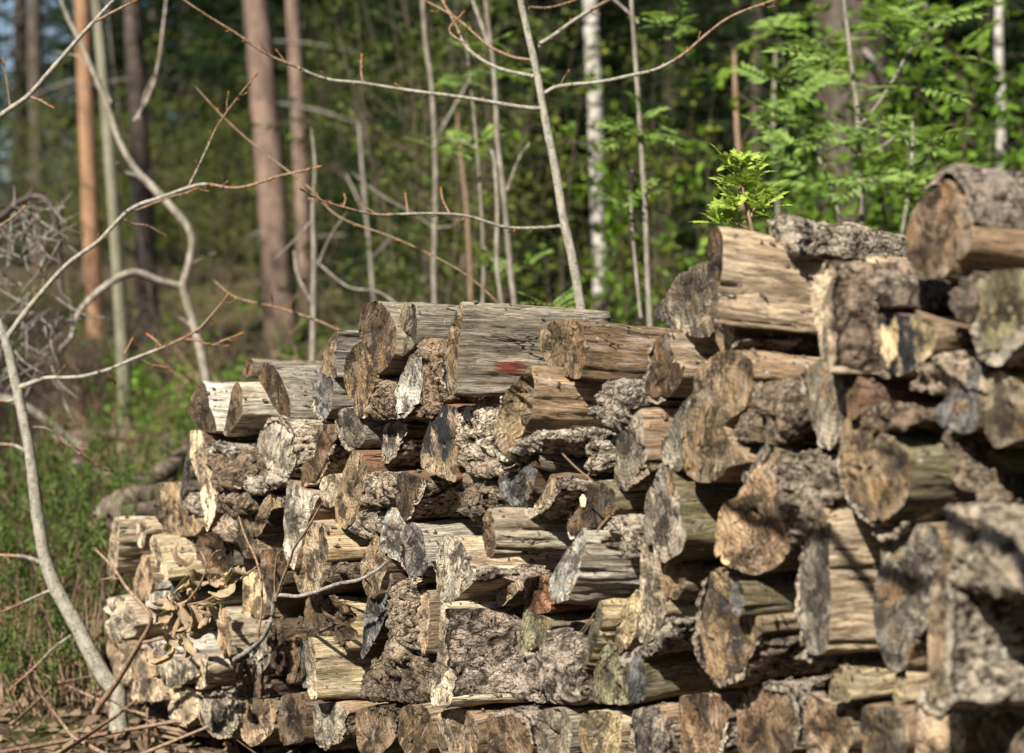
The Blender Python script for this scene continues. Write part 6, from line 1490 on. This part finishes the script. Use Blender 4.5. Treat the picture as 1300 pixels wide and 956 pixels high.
# small things lying on the pile
front_twig("pine_needles", "pair of tan pine needles caught on the log below the greenish wedge", "needles", [(757, 776, 2, .19), (745, 792, 1.8, .19), (734, 806, 1.4, .19)], [[(754, 778, 2, .19), (746, 796, 1.6, .19), (737, 808, 1.2, .19)]], mat=M_DRY, smat=M_DRY)
front_twig("straw", "single straw stalk lying on the thin split plank at the centre", "straw", [(714, 576, 2.2, .2), (732, 594, 2.2, .2), (754, 612, 1.8, .2)], mat=M_DRY)
front_twig("straw", "bent pale splinter hanging above the black-patched log end on the right", "splinter", [(1164, 396, 5, .2), (1185, 404, 5.5, .2), (1210, 411, 5, .2), (1234, 416, 4, .2)], mat=M_DRY)
front_twig("stick", "short dark twig lying against the dark end with the fresh-cut dot", "stick", [(757, 676, 3, .14), (766, 664, 3.4, .14), (777, 652, 3, .14)], mat=B_TWIG)
# fresh cut dot on the dark end
def dot(px, py, q, r):
    c = face(px, py, q); ey = Vector((0, 0, 1)).cross(AX0).normalized(); V = [c - AX0*.004]
    for k in range(14): V.append(c + (ey*math.cos(k*.4488)*r*.85 + Vector((0, 0, 1))*math.sin(k*.4488)*r*1.1)*(1+.12*math.sin(k*2.3)))
    return V, [(0, 1+k, 1+(k+1) % 14) for k in range(14)]
t = NT("fresh_cut_wood"); t.done(t.mix(t.noise(t.coord(), 200, 3, .6), (.62, .44, .22), (.75, .58, .34)), .7, .2)
c_, n_ = ENDS['dark log end with a bright fresh-cut dot, right of centre']
P0_ = P0
def face(px, py, q): return hit(px, py, c_-n_*q, n_)
V, F = dot(740, 636, .0045, .010)
def face(px, py, q): return hit(px, py, P0-AX0*q, AX0)
o = obj("cut_branch_stub", mesh_from("cut_branch_stub", V, F, (t.m,), None, True)); tag(o, "fresh pale branch stub cut off flush on the dark log end right of centre", "branch stub")

# crumbs of bark and chips caught on the ledges of the pile
bpy.context.view_layer.update()
dg = bpy.context.evaluated_depsgraph_get()
rc = random.Random(55); m = MB(); n_ = 0
for k in range(14000):
    px, py = rc.uniform(130, 1340), rc.uniform(230, 960)
    ok, loc, nor, _, ob_, _ = scene.ray_cast(dg, CAMP, ray(px, py).normalized(), distance=6.0)
    if not ok or 'label' not in ob_ and ob_.parent is None: continue
    if ob_.name.split('.')[0] not in ('split_log', 'round_log', 'bark_piece', 'bark'): continue
    if nor.z < .45 and not (rc.random() < .05 and nor.z > .0): continue
    s_ = rc.choice([.002, .0025, .003, .004, .005, .008])
    a = rc.uniform(0, 6.28); u = nor.orthogonal().normalized(); v = nor.cross(u); e1 = (u*math.cos(a)+v*math.sin(a)); e2 = nor.cross(e1)
    q = [loc+nor*.0005*rc.random()+e1*s_*rc.uniform(.5, 1.0)*sx+e2*s_*rc.uniform(.25, .7)*sy for sx, sy in ((1, .2), (.3, 1), (-1, .3), (-.4, -1))]
    t_ = nor*s_*rc.uniform(.25, .6); top = [p_+t_+e1*rc.uniform(-.2, .2)*s_ for p_ in q]
    m.quad(*top)
    for i_ in range(4): m.quad(q[i_], q[(i_+1) % 4], top[(i_+1) % 4], top[i_])
    n_ += 1
    if n_ > 1300: break
o = obj("bark_crumbs", m.mesh("bark_crumbs", (B_CRUMB,), False)); o["kind"] = "stuff"

# leaning sapling out of the frame whose stem throws the long shadow over the pile's right
S = [face(905, 640, .14), face(960, 664, .14), face(1030, 683, .14), face(1090, 706, .14), face(1160, 728, .15), face(1230, 745, .15), (face(1310, 800, .15))]
P = [p + TO_SUN*1.18 for p in S]
e = P[-1] + (P[-1]-P[-3])*1.2
P += [e, Vector((e.x+1.3, e.y+.1, e.z*.55)), Vector((e.x+2.1, e.y+.1, -.05))]
P = spline(P, 5); kk = len(P)
m = MB(); m.tube(P, [.006+.005*(i/(kk-1))**.5 for i in range(kk)], 8, rough=.1)
root = empty("leaning_sapling", P[-1], "leaning bare sapling outside the right edge that shades the pile", "sapling")
o = obj("trunk", m.mesh("trunk", (B_GREY,)), root); o.matrix_parent_inverse = Matrix.Translation(-P[-1])
